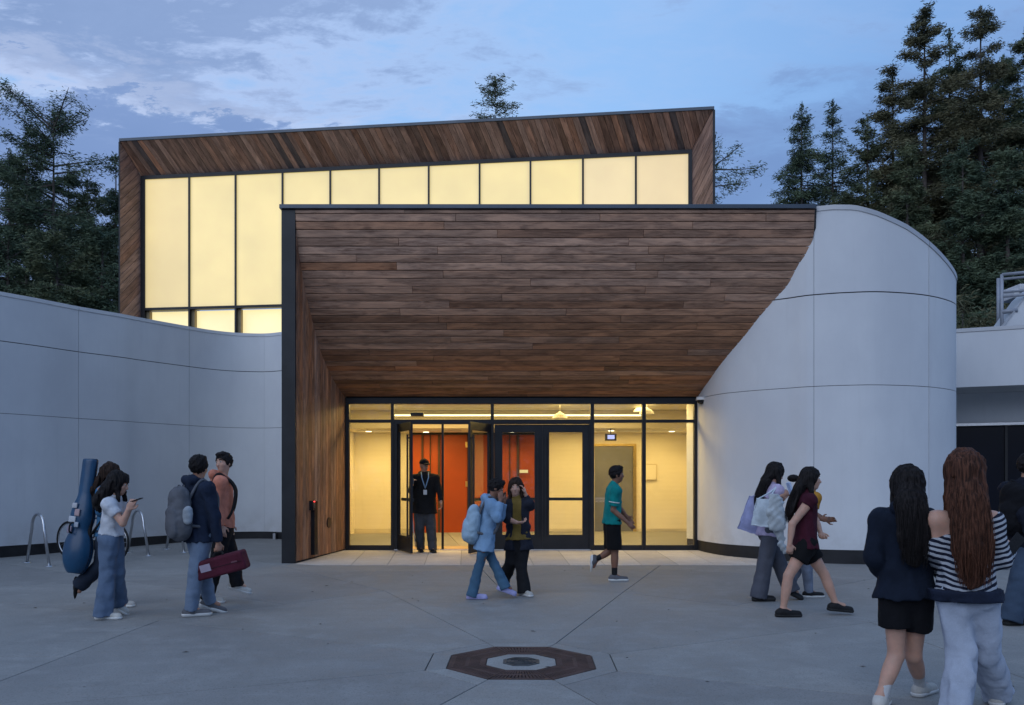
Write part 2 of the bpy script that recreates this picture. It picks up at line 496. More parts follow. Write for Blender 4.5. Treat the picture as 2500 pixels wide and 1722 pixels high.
RUST = mat_simple('rusty_cast_iron', (0.060, 0.034, 0.030), 0.75, 0.1, 0.35, 6.0, 0.5, 60)
IRON = mat_simple('dark_cast_iron', (0.075, 0.078, 0.080), 0.55, 0.4, 0.3, 8.0, 0.5, 90)
GLASS = mat_glass()
DOORGLASS = mat_glass('door_glass', True)
CLEAR = mat_glass('clear_glass', False)
DARKGLASS = mat_simple('dark_tinted_glazing', (0.006, 0.008, 0.016), 0.25, 0.0, 0.2, 0.6, spec=0.18)
LED = mat_emit('warm_led', (1.0, 0.80, 0.38), 3.2)
LAMPG = mat_emit('lamp_glow', (1.0, 0.86, 0.55), 5.0)
WHITEM = mat_simple('white_enamel', (0.75, 0.75, 0.74), 0.4)
GRAIL = mat_simple('grey_painted_rail', (0.30, 0.32, 0.36), 0.5, 0.2)
WARMC = (0.10, 0.055, 0.032)

# ================================================================== GROUND
ground_pts = []
gx = [-300, -60, -30, -20, -10, 0, 10, 20, 30, 60, 300]
gy = [-120, -30, -15, 0, 5, 10, 14, 17.1, 24, 40, 80, 160, 400]
gv = [(x, y, gz(y) - 0.016) for y in gy for x in gx]
gf = [(j * 11 + i, j * 11 + i + 1, (j + 1) * 11 + i + 1, (j + 1) * 11 + i) for j in range(len(gy) - 1) for i in range(10)]
SOIL = mat_simple('dark_ground', (0.035, 0.034, 0.032), 0.95, 0, 0.3, 0.6)
mesh('ground', gv, gf, SOIL, kind='structure')

plaza = empty('plaza', (0, 9, 0), kind='structure', label='pale grey concrete plaza cut by radial joints', cat='plaza')
UP = Vector((0, 0, 1))
# drain centre and the joints that radiate from it
DC = (G(1097, 1601) + G(1460, 1632)) * 0.5
DC = Vector((DC.x, DC.y, 0))
def on(x, y): return Vector((x, y, GS * y))
RA = (G(1438.7, 1601) - G(1097, 1601)).x / 2 / math.cos(math.pi / 8)
ang0 = math.pi / 8 + math.radians(-1.0)
def octo(r, cen=DC, a0=ang0): return [on(cen.x + r * math.cos(a0 + i * math.pi / 4), cen.y + r * math.sin(a0 + i * math.pi / 4)) for i in range(8)]
ring1 = octo(RA * 1.27)
# the wide ring of joints, measured on the photo where visible, mirrored where not
vis = {1: G(2125, 1520), 2: G(1520, 1447), 3: G(940.7, 1443.6), 4: G(388, 1515)}
c2 = Vector((DC.x, DC.y, 0))
rr = sum((Vector((v.x, v.y, 0)) - c2).length for v in vis.values()) / 4
ring2 = []
for i in range(8):
    a = ang0 + i * math.pi / 4
    ring2.append(on(c2.x + rr * math.cos(a), c2.y + rr * math.sin(a)))
ring2[1] = vis[2]; ring2[2] = vis[3]; ring2[0] = vis[1]; ring2[3] = vis[4]
def cslab(poly, mat=PLAZA, g=0.005, nm='concrete_slab', par=plaza, t=0.014, lift=0.0):
    poly = [Vector(p) + UP * lift for p in poly]
    n = newell(poly)
    if n.z < 0: poly.reverse(); n = -n
    return slab(nm, inset(poly, n, g), UP, t, 0.002, mat, par)
for i in range(8):
    j = (i + 1) % 8
    cslab([ring1[i], ring1[j], ring2[j], ring2[i]])
far1 = []
for i in range(8):
    d = (ring2[i] - c2); d.z = 0
    d.normalize()
    k = 26.0
    q = Vector((c2.x, c2.y, 0)) + d * k
    far1.append(on(q.x, q.y))
far1[2] = G(727, 1392) + (G(727, 1392) - ring2[2]) * 3.0
far1[1] = G(1607, 1384) + (G(1607, 1384) - ring2[1]) * 3.0
far1[1].z = on(0, far1[1].y).z; far1[2].z = on(0, far1[2].y).z
def mid(a, b, t=0.5): return a + (b - a) * t
for i in range(8):
    j = (i + 1) % 8
    a, b, c, d = ring2[i], ring2[j], far1[j], far1[i]
    m0, m1 = mid(a, b), mid(d, c)
    for (p, q, r, s) in ((a, m0, m1, d), (m0, b, c, m1)):
        # cut each long sector across at a few distances
        cuts = [0, 0.22, 0.5, 1.0]
        for u, v in zip(cuts, cuts[1:]):
            cslab([mid(p, s, u), mid(q, r, u), mid(q, r, v), mid(p, s, v)])

# ------------------------------------------------------------------ the drain in the middle
drain = empty('drain_grate', on(DC.x, DC.y), 'octagonal rusty iron drain grate set flush in the middle of the plaza', 'drain')
BORDER = mat_concrete('pale_concrete_border', (0.215, 0.215, 0.21), (0.26, 0.26, 0.25), (0.05, 0.05, 0.05))
o_out, o_in, o_cov = octo(RA), octo(RA * 0.48), octo(RA * 0.25)
for i in range(8):
    j = (i + 1) % 8
    cslab([ring1[i], ring1[j], o_out[j], o_out[i]], BORDER, 0.004, 'concrete_border', drain)
cslab([p for p in o_in], BORDER, 0.004, 'concrete_collar', drain, lift=-0.001)
for i in range(8):
    j = (i + 1) % 8
    a, b, c, d = [p + UP * 0.001 for p in (o_out[i], o_out[j], o_in[j], o_in[i])]
    # slotted plate: bars across with real gaps between them
    vs, fs = [], []
    e = 0.004
    def quad(p, q, r, s, t=0.03):
        k = len(vs)
        for w in (p, q, r, s): vs.append(w)
        for w in (p, q, r, s): vs.append(w - UP * t)
        fs.extend([(k, k + 1, k + 2, k + 3), (k + 4, k + 7, k + 6, k + 5), (k, k + 4, k + 5, k + 1), (k + 1, k + 5, k + 6, k + 2), (k + 2, k + 6, k + 7, k + 3), (k + 3, k + 7, k + 4, k)])
    def at(u, v): return mid(mid(a, b, u), mid(d, c, u), v)
    rows = 3 if i % 2 else 2
    nb = 15
    vr = [0.0, 0.16, 0.45, 0.55, 0.84, 1.0]
    for (v0, v1) in ((0.012, 0.16), (0.45, 0.55), (0.84, 0.99)):
        quad(at(0.012, v0), at(0.988, v0), at(0.988, v1), at(0.012, v1))
    for (v0, v1) in ((0.16, 0.45), (0.55, 0.84)):
        for k in range(nb):
            u0 = 0.012 + 0.976 * k / nb; u1 = u0 + 0.976 / nb * 0.68
            if k == nb - 1: u1 = 0.988
            if k < 1: u1 = u0 + 0.976 / nb * 0.68
            quad(at(u0, v0), at(u1, v0), at(u1, v1), at(u0, v1))
    mesh('grate_segment', vs, fs, RUST, drain)
slab('drain_sump', [p - UP * 0.012 for p in o_out], UP, 0.003, 0, BASE, drain)
ck = [p + UP * 0.006 for p in o_cov]
slab('access_cover', ck, UP, 0.012, 0.003, IRON, drain)
for r_ in (0.20, 0.15, 0.10, 0.05):
    rr_ = octo(RA * r_)
    tube('cover_rib', [p + UP * 0.009 for p in rr_], 0.0035, IRON, drain, seg=5, closed=True)

# a few fallen leaves and bits on the concrete
rgl = np.random.default_rng(3); vs, fs = [], []
for q in range(70):
    x_, y_ = rgl.uniform(-9, 9), rgl.uniform(5.5, 14.2)
    p_ = on(x_, y_) + UP * 0.004; a_ = rgl.uniform(0, 6.28); l_ = rgl.uniform(0.012, 0.035)
    d_ = V(math.cos(a_), math.sin(a_), 0) * l_; e_ = V(-math.sin(a_), math.cos(a_), 0) * l_ * 0.4; k_ = len(vs)
    vs += [p_ - d_, p_ + e_ + UP * 0.006, p_ + d_, p_ - e_ + UP * 0.002]; fs.append((k_, k_ + 1, k_ + 2, k_ + 3))
mesh('leaf_litter', vs, fs, mat_simple('dry_leaf', (0.05, 0.035, 0.02), 0.8), None, kind='stuff')

# ------------------------------------------------------------------ entrance paving
paving = empty('entrance_paving', (0, 16, 0.17), kind='structure', label='strip of pale stone slabs at the foot of the doors', cat='paving')
bx = [840, 894.5, 970, 1049.7, 1126.5, 1204, 1282, 1360.5, 1438, 1517, 1595, 1673, 1752]
fx_ = [770, 857, 946, 1035.6, 1125, 1214, 1303, 1391, 1477, 1568, 1657, 1746, 1835]
def lift(p, h): return Vector((p.x, p.y, p.z + h))
for i in range(len(bx) - 1):
    poly = [G(bx[i], 1342), G(bx[i + 1], 1342), G(fx_[i + 1], 1380.5), G(fx_[i], 1380.5)]
    if i == 0: poly = [G(842, 1342), G(bx[1], 1342), G(fx_[1], 1380.5), G(fx_[0], 1380.5), G(722, 1377.5)]
    cslab(poly, PAVE, 0.005, 'paving_slab', paving, 0.016, 0.006)
cslab([G(1752, 1342), G(1800, 1342), G(1880, 1380.5), G(1835, 1380.5)], PAVE, 0.005, 'paving_slab', paving, 0.016, 0.006)

# ================================================================== CURVED WHITE WALLS
def swept(name, curve, i0, i1, z0, z1, t, mat, parent, proud=0.0, **k):
    "a curved panel following curve[i0..i1] (floats), its visible face proud of the line by `proud`; z0, z1 may be functions of the index"
    f0 = z0 if callable(z0) else (lambda i: z0)
    f1 = z1 if callable(z1) else (lambda i: z1)
    n = max(2, int(math.ceil((i1 - i0) / 1.0)) + 1)
    vs, fs = [], []
    idx = [i0 + (i1 - i0) * q / (n - 1) for q in range(n)]
    def pt(i):
        a = int(min(max(math.floor(i), 0), len(curve) - 2)); f = i - a
        return curve[a].lerp(curve[a + 1], f)
    def nrm(i):
        d = pt(min(i + 0.3, len(curve) - 1)) - pt(max(i - 0.3, 0)); d.z = 0; d.normalize()
        return Vector((d.y, -d.x, 0))
    for i in idx:
        p, nn = pt(i), nrm(i)
        for off in (proud, proud - t):
            q = p + nn * off
            for z in (f0(i), f1(i)):
                vs.append(Vector((q.x, q.y, z)))
    for q in range(n - 1):
        a, b = q * 4, (q + 1) * 4
        fs += [(a, b, b + 1, a + 1), (a + 3, b + 3, b + 2, a + 2), (a + 1, b + 1, b + 3, a + 3), (a + 2, b + 2, b, a)]
    fs += [(0, 1, 3, 2), (n * 4 - 4, n * 4 - 2, n * 4 - 1, n * 4 - 3)]
    me = mesh(name, vs, fs, mat, parent, **k)
    for p in me.data.polygons:
        if len(p.vertices) == 4 and abs(p.normal.z) < 0.3: p.use_smooth = True
    me.data.set_sharp_from_angle(angle=math.radians(35))
    return me
def index_at_px(curve, px, start=0):
    for i in range(start, len(curve) - 1):
        a = curve[i].x / curve[i].y * F + CX; b = curve[i + 1].x / curve[i + 1].y * F + CX
        if (a - px) * (b - px) <= 0: return i + (px - a) / (b - a)
    return None

lw_pts = [(-12.2, 11.0), (-10.85, 13.3)] + [((px - CX) * D / F, D) for px, D in ((0, 15.6), (100, 16.25), (192, 16.95), (296, 17.7), (347, 18.15), (462, 19.15), (514, 19.6), (568, 19.93), (620, 20.07), (655, 20.05), (690, 19.85))] + [(-4.4, 19.3), (-3.9, 18.9)]
LW = catmull([(x, y, 0) for x, y in lw_pts], 6)
lwall = empty('curved_wall', (-8, 17.5, 0.17), 'long white curved wall sweeping in from the left behind the bicycle racks', 'wall')
GAPW = 0.005
i0 = 0.0
cuts = [0.0, index_at_px(LW, -240), index_at_px(LW, 192), index_at_px(LW, 462), index_at_px(LW, 645), len(LW) - 1.0]
cuts = [c for c in cuts if c is not None]
rows = [(0.372, 2.834), (2.834, 4.175), (4.175, 5.01)]
for a, b in zip(cuts, cuts[1:]):
    ga = 0.028
    for r, (z0, z1) in enumerate(rows):
        swept('wall_panel', LW, a + ga, b - ga, z0 + (GAPW if r else 0), z1 - (0.004 if r < 2 else 0) - (0.006 if r == 1 else 0), 0.05, WALL, lwall)
    swept('coping', LW, a + ga, b - ga, 5.012, 5.083, 0.30, WALL, lwall, proud=0.012)
swept('joint_backing', LW, 0, len(LW) - 1, 0.10, 5.0, 0.25, GAP, lwall, proud=-0.018)
swept('base_strip', LW, 0, len(LW) - 1, lambda i: 0.02, 0.368, 0.05, BASE, lwall, proud=-0.02 + 0.012)
# little drain spout above the base strip
pb = P(672, 1309, 19.9)
box('drain_spout', pb.x - 0.03, pb.x + 0.03, pb.y - 0.10, pb.y + 0.05, 0.20, 0.34, STEEL, lwall)

dr_pts = [(3.62, 17.5), (3.735, 17.1)] + [((px - CX) * D / F, D) for px, D in ((1724, 16.56), (1768, 15.93), (1835, 15.45), (1888, 15.17), (1928, 14.99), (1957, 14.84), (1987, 14.73), (2063, 14.56), (2157, 14.50), (2268, 14.80))] + [(8.147, 15.5), (8.36, 16.2), (8.30, 17.1), (7.9, 18.0), (7.3, 18.8)]
DR = catmull([(x, y, 0) for x, y in dr_pts], 6)
drum = empty('curved_wall', (6.2, 15.2, 0.15), 'rounded white drum wall with a falling top edge right of the timber canopy', 'wall')
# top edge falls towards the right
top_tab = [(3.6, 6.37), (5.54, 6.365), (5.9, 6.33), (6.25, 6.22), (6.82, 6.02), (7.3, 5.79), (7.8, 5.56), (8.10, 5.42), (8.4, 5.28)]
def topz(i):
    a = int(min(max(math.floor(i), 0), len(DR) - 2)); p = DR[a].lerp(DR[a + 1], i - a)
    q = index_at_px(DR, 2336) or 999
    if p.y > 16.0 and p.x > 7: return 5.28 - (p.y - 16.0) * 0.15
    return interp(p.x, top_tab)
dcuts = [0.0, index_at_px(DR, 1987), index_at_px(DR, 2268), index_at_px(DR, 2268) + 18, len(DR) - 1.0]
if dcuts[3] > dcuts[4] - 2: dcuts.pop(3)
for a, b in zip(dcuts, dcuts[1:]):
    ga = 0.05
    swept('wall_panel', DR, a + ga, b - ga, 0.39, 3.232 - 0.005, 0.05, WALL, drum)
    swept('wall_panel', DR, a + ga, b - ga, 3.232 + 0.005, 4.832 - 0.010, 0.05, WALL, drum)
    swept('wall_panel', DR, a + ga, b - ga, 4.832 + 0.010, lambda i: topz(i) - 0.085, 0.05, WALL, drum)
    if b > dcuts[1] + 1:
        swept('coping', DR, a + ga, b - ga, lambda i: topz(i) - 0.083, topz, 0.35, COPING, drum, proud=0.015)
swept('joint_backing', DR, 0, len(DR) - 1, 0.10, lambda i: topz(i) - 0.09, 0.25, GAP, drum, proud=-0.018)
swept('base_strip', DR, 0, len(DR) - 1, 0.02, 0.386, 0.05, BASE, drum, proud=-0.010)

# ================================================================== TIMBER CANOPY
canopy = empty('timber_canopy', (-0.1, 15.9, 0.16), 'big curved cedar board canopy with a black fin framing the entrance', 'canopy')
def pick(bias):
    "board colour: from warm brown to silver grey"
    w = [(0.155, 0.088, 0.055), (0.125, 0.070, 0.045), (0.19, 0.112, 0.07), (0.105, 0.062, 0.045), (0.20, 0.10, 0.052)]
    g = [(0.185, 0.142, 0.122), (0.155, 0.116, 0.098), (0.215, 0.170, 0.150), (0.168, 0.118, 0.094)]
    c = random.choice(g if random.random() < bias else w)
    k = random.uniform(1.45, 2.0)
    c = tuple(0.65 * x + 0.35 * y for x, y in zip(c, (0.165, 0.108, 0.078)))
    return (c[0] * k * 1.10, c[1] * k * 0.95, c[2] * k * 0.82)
prof = [(14.655, 6.300), (14.69, 5.945), (14.75, 5.739), (14.80, 5.551), (14.91, 5.330), (15.02, 5.060), (15.16, 4.838), (15.31, 4.613), (15.45, 4.406), (15.66, 4.134), (15.91, 3.886), (16.23, 3.659), (16.56, 3.474), (17.02, 3.276)]
pc = catmull([(0, y, z) for y, z in prof], 10)
acc = [0.0]
for a, b in zip(pc, pc[1:]): acc.append(acc[-1] + (b - a).length)
def at_len(s):
    for i in range(len(acc) - 1):
        if s <= acc[i + 1]: return pc[i].lerp(pc[i + 1], (s - acc[i]) / max(1e-9, acc[i + 1] - acc[i]))
    return pc[-1]
def side_x(D): return -3.758 + 0.163 * (D - 14.67)
def drum_x(D):
    best = None
    for a, b in zip(DR, DR[1:]):
        if a.x > 5.9: break
        if (a.y - D) * (b.y - D) <= 0 and a.y != b.y:
            best = a.x + (b.x - a.x) * (D - a.y) / (b.y - a.y)
    return best if best is not None else 5.9
PW = 0.139
s = 0.0; row = 0
while s < acc[-1] - 0.02:
    s1 = min(s + (PW * 0.5 if row == 0 else PW), acc[-1])
    a, b = at_len(s + 0.005), at_len(s1 - 0.005)
    xl0, xl1 = side_x(a.y) - 0.01, side_x(b.y) - 0.01
    xr0, xr1 = min(drum_x(a.y) + 0.02, 5.26), min(drum_x(b.y) + 0.02, 5.26)
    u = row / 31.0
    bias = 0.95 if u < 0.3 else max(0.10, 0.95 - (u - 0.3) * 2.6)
    xs = [xl0 - 0.1]
    x = xl0 + random.uniform(0.8, 4.2)
    while x < xr0 - 0.7:
        xs.append(x); x += random.uniform(2.4, 4.6)
    xs.append(99)
    nout = Vector((0, -(a.z - b.z), -(b.y - a.y))).normalized()
    prev = None
    for k in range(len(xs) - 1):
        l0 = xl0 if k == 0 else xs[k] + 0.0015; l1 = xl1 if k == 0 else xs[k] + 0.0015
        r0 = xr0 if xs[k + 1] == 99 else xs[k + 1] - 0.0015; r1 = xr1 if xs[k + 1] == 99 else xs[k + 1] - 0.0015
        o_ = nout * random.uniform(0, 0.003)
        c = pick(bias); kk_ = (1.18 if u < 0.45 else 1.05) * random.uniform(0.90, 1.12); c = tuple(0.75 * x * kk_ + 0.25 * y for x, y in zip(c, (0.29, 0.185, 0.125) if u < 0.4 else (0.27, 0.155, 0.085)))  # upper rows weathered grey; lobby's warm light painted as gold into lower rows
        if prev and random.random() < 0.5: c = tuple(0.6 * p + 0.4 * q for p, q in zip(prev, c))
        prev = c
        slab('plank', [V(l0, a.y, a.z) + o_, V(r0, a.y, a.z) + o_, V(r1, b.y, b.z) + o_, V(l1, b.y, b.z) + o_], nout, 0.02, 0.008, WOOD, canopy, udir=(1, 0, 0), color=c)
    s = s1; row += 1
# dark sheathing behind the boards
vs, fs = [], []
for i, p in enumerate(pc):
    vs += [V(side_x(p.y) - 0.05, p.y + 0.03, p.z + 0.02), V(min(drum_x(p.y) + 0.05, 5.3), p.y + 0.03, p.z + 0.02)]
    if i: fs.append((2 * i - 2, 2 * i - 1, 2 * i + 1, 2 * i))
mesh('soffit_sheathing', vs, fs, GAP, canopy)
# side wall boards
def prof_z(D): return interp(D, [(p.y, p.z) for p in pc])
nside = 18
for k in range(nside):
    d0 = 14.70 + (17.09 - 14.70) * k / nside + 0.003; d1 = 14.70 + (17.09 - 14.70) * (k + 1) / nside - 0.003
    zt0, zt1 = prof_z(d0) + 0.03, prof_z(d1) + 0.03
    poly = [V(side_x(d0), d0, gz(d0) + 0.03), V(side_x(d1), d1, gz(d1) + 0.03), V(side_x(d1), d1, zt1), V(side_x(d0), d0, zt0)]
    slab('side_board', poly, V(1, -0.16, 0), 0.02, 0.004, WOOD, canopy, udir=(0, 0, 1), color=tuple(x * 1.1 for x in pick(0.30)))
slab('side_sheathing', [V(side_x(14.7) - 0.025, 14.70, 0.10), V(side_x(17.1) - 0.025, 17.1, 0.10), V(side_x(17.1) - 0.025, 17.1, 3.3), V(side_x(15.4) - 0.025, 15.4, 4.5), V(side_x(14.7) - 0.025, 14.70, 6.2)], V(1, 0, 0), 0.02, 0, GAP, canopy)
box('fin', -4.003, -3.764, 14.655, 19.6, 0.10, 6.298, BLACK, canopy, bev=0.004)
box('roof_flashing', -4.03, 5.27, 14.60, 14.80, 6.302, 6.374, FLASH, canopy, bev=0.006)
box('roof_slab', -4.0, 5.2, 14.80, 20.6, 6.20, 6.36, FLASH, canopy)
# intercom post and round push plate on the board wall
def on_side(px, py, off=0.0):
    D = 6.149 / (0.163 + (CX - px) / F)
    n = V(1, -0.163, 0).normalized()
    return P(px, py, D) + n * off, n
ic = empty('intercom_post', (0, 0, 0), 'slim black intercom post with red light fixed to the board wall', 'intercom')
q, nn = on_side(763, 1357); q2, _ = on_side(763, 1224)
tdir = V(0.163, 1, 0).normalized()
def side_box(name, c, hw, z0, z1, dep, mat, par, **k):
    vs = []
    for s_ in (-1, 1):
        for d_ in (0.0, dep):
            for z in (z0, z1): vs.append(c + tdir * hw * s_ + nn * d_ + V(0, 0, z - c.z))
    return mesh(name, vs, [(0, 1, 3, 2), (4, 6, 7, 5), (0, 4, 5, 1), (2, 3, 7, 6), (0, 2, 6, 4), (1, 5, 7, 3)], mat, par, **k)
side_box('post_body', q, 0.075, q.z + 0.02, q2.z, 0.07, BLACK, ic)
kp = q2 - tdir * 0.10
side_box('keypad', kp, 0.055, q2.z - 0.16, q2.z + 0.01, 0.075, BLACK, ic)
RED = mat_emit('red_led', (1.0, 0.03, 0.03), 6.0)
side_box('status_light', kp + nn * 0.076, 0.022, q2.z - 0.012, q2.z + 0.004, 0.004, RED, ic)
for k in range(4):
    side_box('key_row', kp + nn * 0.076, 0.02, q2.z - 0.045 - k * 0.022, q2.z - 0.038 - k * 0.022, 0.002, mat_simple('key_grey', (0.3, 0.3, 0.3)) if k == 0 else bpy.data.materials['key_grey'], ic)
q3, _ = on_side(802, 1276)
vs = []
for d_ in (0.0, 0.02):
    for k in range(24):
        a = 2 * math.pi * k / 24
        vs.append(q3 + tdir * 0.095 * math.cos(a) + V(0, 0, 0.10 * math.sin(a)) + nn * d_)
mesh('push_plate', vs, [(k, (k + 1) % 24, 24 + (k + 1) % 24, 24 + k) for k in range(24)] + [tuple(range(24, 48))], mat_simple('bronze_plate', (0.09, 0.07, 0.06), 0.4, 0.6), None,
     label='round dark door push plate on the board wall near the doors', cat='push plate')
# security camera
cc = P(1711, 976, 16.72)
scam = empty('security_camera', cc, 'small white dome security camera under the canopy corner beside the glazing', 'camera')
lathe('camera_housing', [(0.02, 0.06), (0.085, 0.05), (0.10, 0.0), (0.095, -0.01)], cc, WHITEM, scam)
lathe('camera_dome', [(0.075, -0.012), (0.07, -0.045), (0.05, -0.075), (0.02, -0.09)], cc, BLACK, scam)
box('mounting_arm', cc.x - 0.02, cc.x + 0.13, cc.y - 0.02, cc.y + 0.05, cc.z + 0.02, cc.z + 0.05, WHITEM, scam)

# ================================================================== UPPER HALL (lit box)
hall = empty('glazed_hall', (-2.7, 22.0, 0.3), 'tall timber-framed hall with glowing translucent window panels above the entrance', 'building')
def HB(x, z, off=0.0): return V(x, 23 - 0.126 * (x + 9.99) - off, z)
def hall_x(px, off=0.0):
    k = (px - CX) / F
    return k * (23 - 1.2587 - off) / (1 + 0.126 * k)
OL, OR_, OT = -10.38, 4.86, 10.56
IL, IR, IT = -10.11, 4.51, 9.88
OFF = 0.7
hn = V(-0.126, -1, 0).normalized()
top_n = V(-0.126, -0.5, -0.5)
def top_map(s, v): return HB(s, OT + (IT - OT) * v, OFF * (1 - v))
SH = 0.38; pitch = 0.156
k = -3
while True:
    s0 = OL + k * pitch
    if s0 > OR_ + 0.1: break
    g = 0.004
    poly = [(s0 + g, 0), (s0 + pitch - g, 0), (s0 + pitch - g + SH, 1), (s0 + g + SH, 1)]
    poly = clip(poly, 1, -(IL - OL), -OL - 0.004)
    poly = clip(poly, -1, (IR - OR_), OR_ - 0.004)
    if len(poly) >= 3:
        ar = abs(sum(poly[i][0] * poly[(i + 1) % len(poly)][1] - poly[(i + 1) % len(poly)][0] * poly[i][1] for i in range(len(poly)))) / 2
        if ar > 0.004:
            c = pick(0.55); c = tuple(0.62 * x + 0.38 * g_ for x, g_ in zip(c, (0.30, 0.20, 0.165)))
            kk_ = 1.2 * random.choice((0.72, 0.88, 1.0, 1.12, 1.35)); c = tuple(x * kk_ for x in c)
            if 0 <= k and random.random() < 0.03: c = (0.13, 0.105, 0.10)
            jit = random.uniform(0, 0.004)
            slab('plank', [top_map(a_, b_) + hn * jit for a_, b_ in poly], top_n, 0.02, 0.004, WOOD, hall, udir=top_map(SH, 1) - top_map(0, 0), color=c)
    k += 1
def side_planks(x0, x1, rise, pz, zlo, zhi, face, lean):
    "boards on a splayed side reveal: (v, z) with v 0 at the rim, 1 at the glass"
    z = zlo - 1.2
    def mp_(v, zz): return HB(x0 + (x1 - x0) * v, zz, OFF * (1 - v))
    while z < zhi + 1.2:
        g = 0.006
        poly = [(0, z + g), (1, z + g + rise), (1, z + pz - g + rise), (0, z + pz - g)]
        # upper mitre runs from (0, OT) to (1, IT)
        poly = clip(poly, -(OT - IT), -1, OT - 0.004)
        poly = clip(poly, 0, 1, -zlo)
        if len(poly) >= 3:
            c = tuple(0.5 * x + 0.5 * g_ for x, g_ in zip(pick(0.7), (0.26, 0.185, 0.175)))
            slab('side_plank', [mp_(a_, b_) + hn * random.uniform(0, 0.003) for a_, b_ in poly], face, 0.02, 0.004, WOOD, hall, udir=mp_(1, rise) - mp_(0, 0), color=c)
        z += pz
side_planks(OL, IL, 0.75, 0.25, 4.2, OT, V(1, -0.6, 0), 1)
side_planks(OR_, IR, -0.80, 0.25, 5.8, OT, V(-1, -0.6, 0), -1)
# sheathing behind the boards
e = 0.03
slab('head_sheathing', [top_map(OL, 0) + V(0, e, e), top_map(OR_, 0) + V(0, e, e), top_map(IR, 1) + V(0, e, e), top_map(IL, 1) + V(0, e, e)], top_n, 0.02, 0, GAP, hall)
slab('jamb_sheathing', [HB(OL - e, 4, OFF), HB(IL - e, 4, 0), HB(IL - e, IT, 0), HB(OL - e, OT, OFF)], V(1, -0.6, 0), 0.02, 0, GAP, hall)
slab('jamb_sheathing', [HB(OR_ + e, 5.5, OFF), HB(IR + e, 5.5, 0), HB(IR + e, IT, 0), HB(OR_ + e, OT, OFF)], V(-1, -0.6, 0), 0.02, 0, GAP, hall)
def hb_box(name, x0, x1, z0, z1, off0, off1, mat, **k):
    vs = [HB(x, z, o_) for x in (x0, x1) for o_ in (off1, off0) for z in (z0, z1)]
    return mesh(name, vs, [(0, 1, 3, 2), (4, 6, 7, 5), (0, 4, 5, 1), (2, 3, 7, 6), (0, 2, 6, 4), (1, 5, 7, 3)], mat, hall, **k)
hb_box('roof_edge', OL - 0.02, OR_ + 0.03, OT + 0.004, OT + 0.075, -5.0, OFF + 0.03, FLASH)
hb_box('edge_trim', OL - 0.025, OL - 0.002, 3.6, OT, -0.4, OFF + 0.01, BLACK)
hb_box('edge_trim', OR_ + 0.002, OR_ + 0.055, 5.8, OT, -0.4, OFF + 0.01, BLACK)
hb_box('side_cladding', OL - 0.02, OL + 0.0, 0.2, OT, -5.0, -0.41, WOOD)
hb_box('side_cladding', OR_, OR_ + 0.04, 5.8, OT, -5.0, -0.41, BLACK)
# window frame, mullions and panes
hb_box('frame_head', IL, IR, IT - 0.095, IT, -0.15, 0.04, BLACK)
gl_l, gl_r = hall_x(355), hall_x(1680)
hb_box('frame_jamb', IL, gl_l, 3.8, IT - 0.096, -0.15, 0.04, BLACK)
hb_box('frame_jamb', gl_r, IR, 5.8, IT - 0.096, -0.15, 0.04, BLACK)
mx_ = [hall_x(p) for p in (463, 576, 690.5, 807, 926, 1047, 1171, 1295, 1423, 1552)]
edges = [gl_l] + mx_ + [gl_r]
for i, x in enumerate(mx_):
    hb_box('mullion', x - 0.024, x + 0.024, 3.8 if i < 3 else 6.1, IT - 0.096, -0.12, 0.05, BLACK)
ztr = 6.245
PANEM = mat_emit('glowing_translucent_pane', (0.90, 0.71, 0.26), 0.88, True, True)
LITM = mat_emit('lit_clear_pane', (1.0, 0.86, 0.44), 1.0, True, True)
tints = [(0.93, 0.90, 0.90), (1, 1, 1), (1.02, 1.02, 1.0), (1.0, 1.0, 0.98), (1.0, 1.0, 1.0), (1, 1, 1), (1.02, 1.02, 1.0), (1.0, 1.0, 0.98), (1.02, 1.0, 0.9), (0.95, 0.93, 1.15), (0.94, 0.90, 1.12)]
for i in range(11):
    a_ = edges[i] + (0.024 if i else 0); b_ = edges[i + 1] - (0.024 if i < 10 else 0)
    zb = (ztr + 0.035) if i < 3 else 6.1
    vs = [HB(a_, zb, 0), HB(b_, zb, 0), HB(b_, IT - 0.096, 0), HB(a_, IT - 0.096, 0)]
    vs += [v - hn * 0.03 for v in vs]
    fs = [(0, 1, 2, 3), (7, 6, 5, 4), (0, 4, 5, 1), (1, 5, 6, 2), (2, 6, 7, 3), (3, 7, 4, 0)]
    uv = [(0, 0), (1, 0), (1, 1), (0, 1)] + [(0.5, 0.5)] * 20
    if i >= 3: uv[0] = (0, 0.10); uv[1] = (1, 0.10)
    mesh('window_pane', vs, fs, PANEM, hall, uvs=uv, color=tints[i])
    if i < 3:
        hb_box('transom', a_, b_, ztr - 0.035, ztr + 0.035, -0.12, 0.045, BLACK)
        vs = [HB(a_ + 0.10, 3.8, -0.22), HB(b_, 3.8, -0.22), HB(b_, ztr - 0.036, -0.22), HB(a_ + 0.10, ztr - 0.036, -0.22)]
        vs += [v - hn * 0.03 for v in vs]
        mesh('lower_pane', vs, fs, LITM, hall, uvs=[(0.3, 0.3), (0.7, 0.3), (0.7, 0.7), (0.3, 0.7)] + [(0.5, 0.5)] * 20, color=(1, 1, 1))
        hb_box('pane_reveal', a_ + 0.001, a_ + 0.10, 3.8, ztr - 0.036, -0.22, -0.05, mat_simple('tan_reveal', (0.32, 0.24, 0.13)) if i == 0 else bpy.data.materials['tan_reveal'])

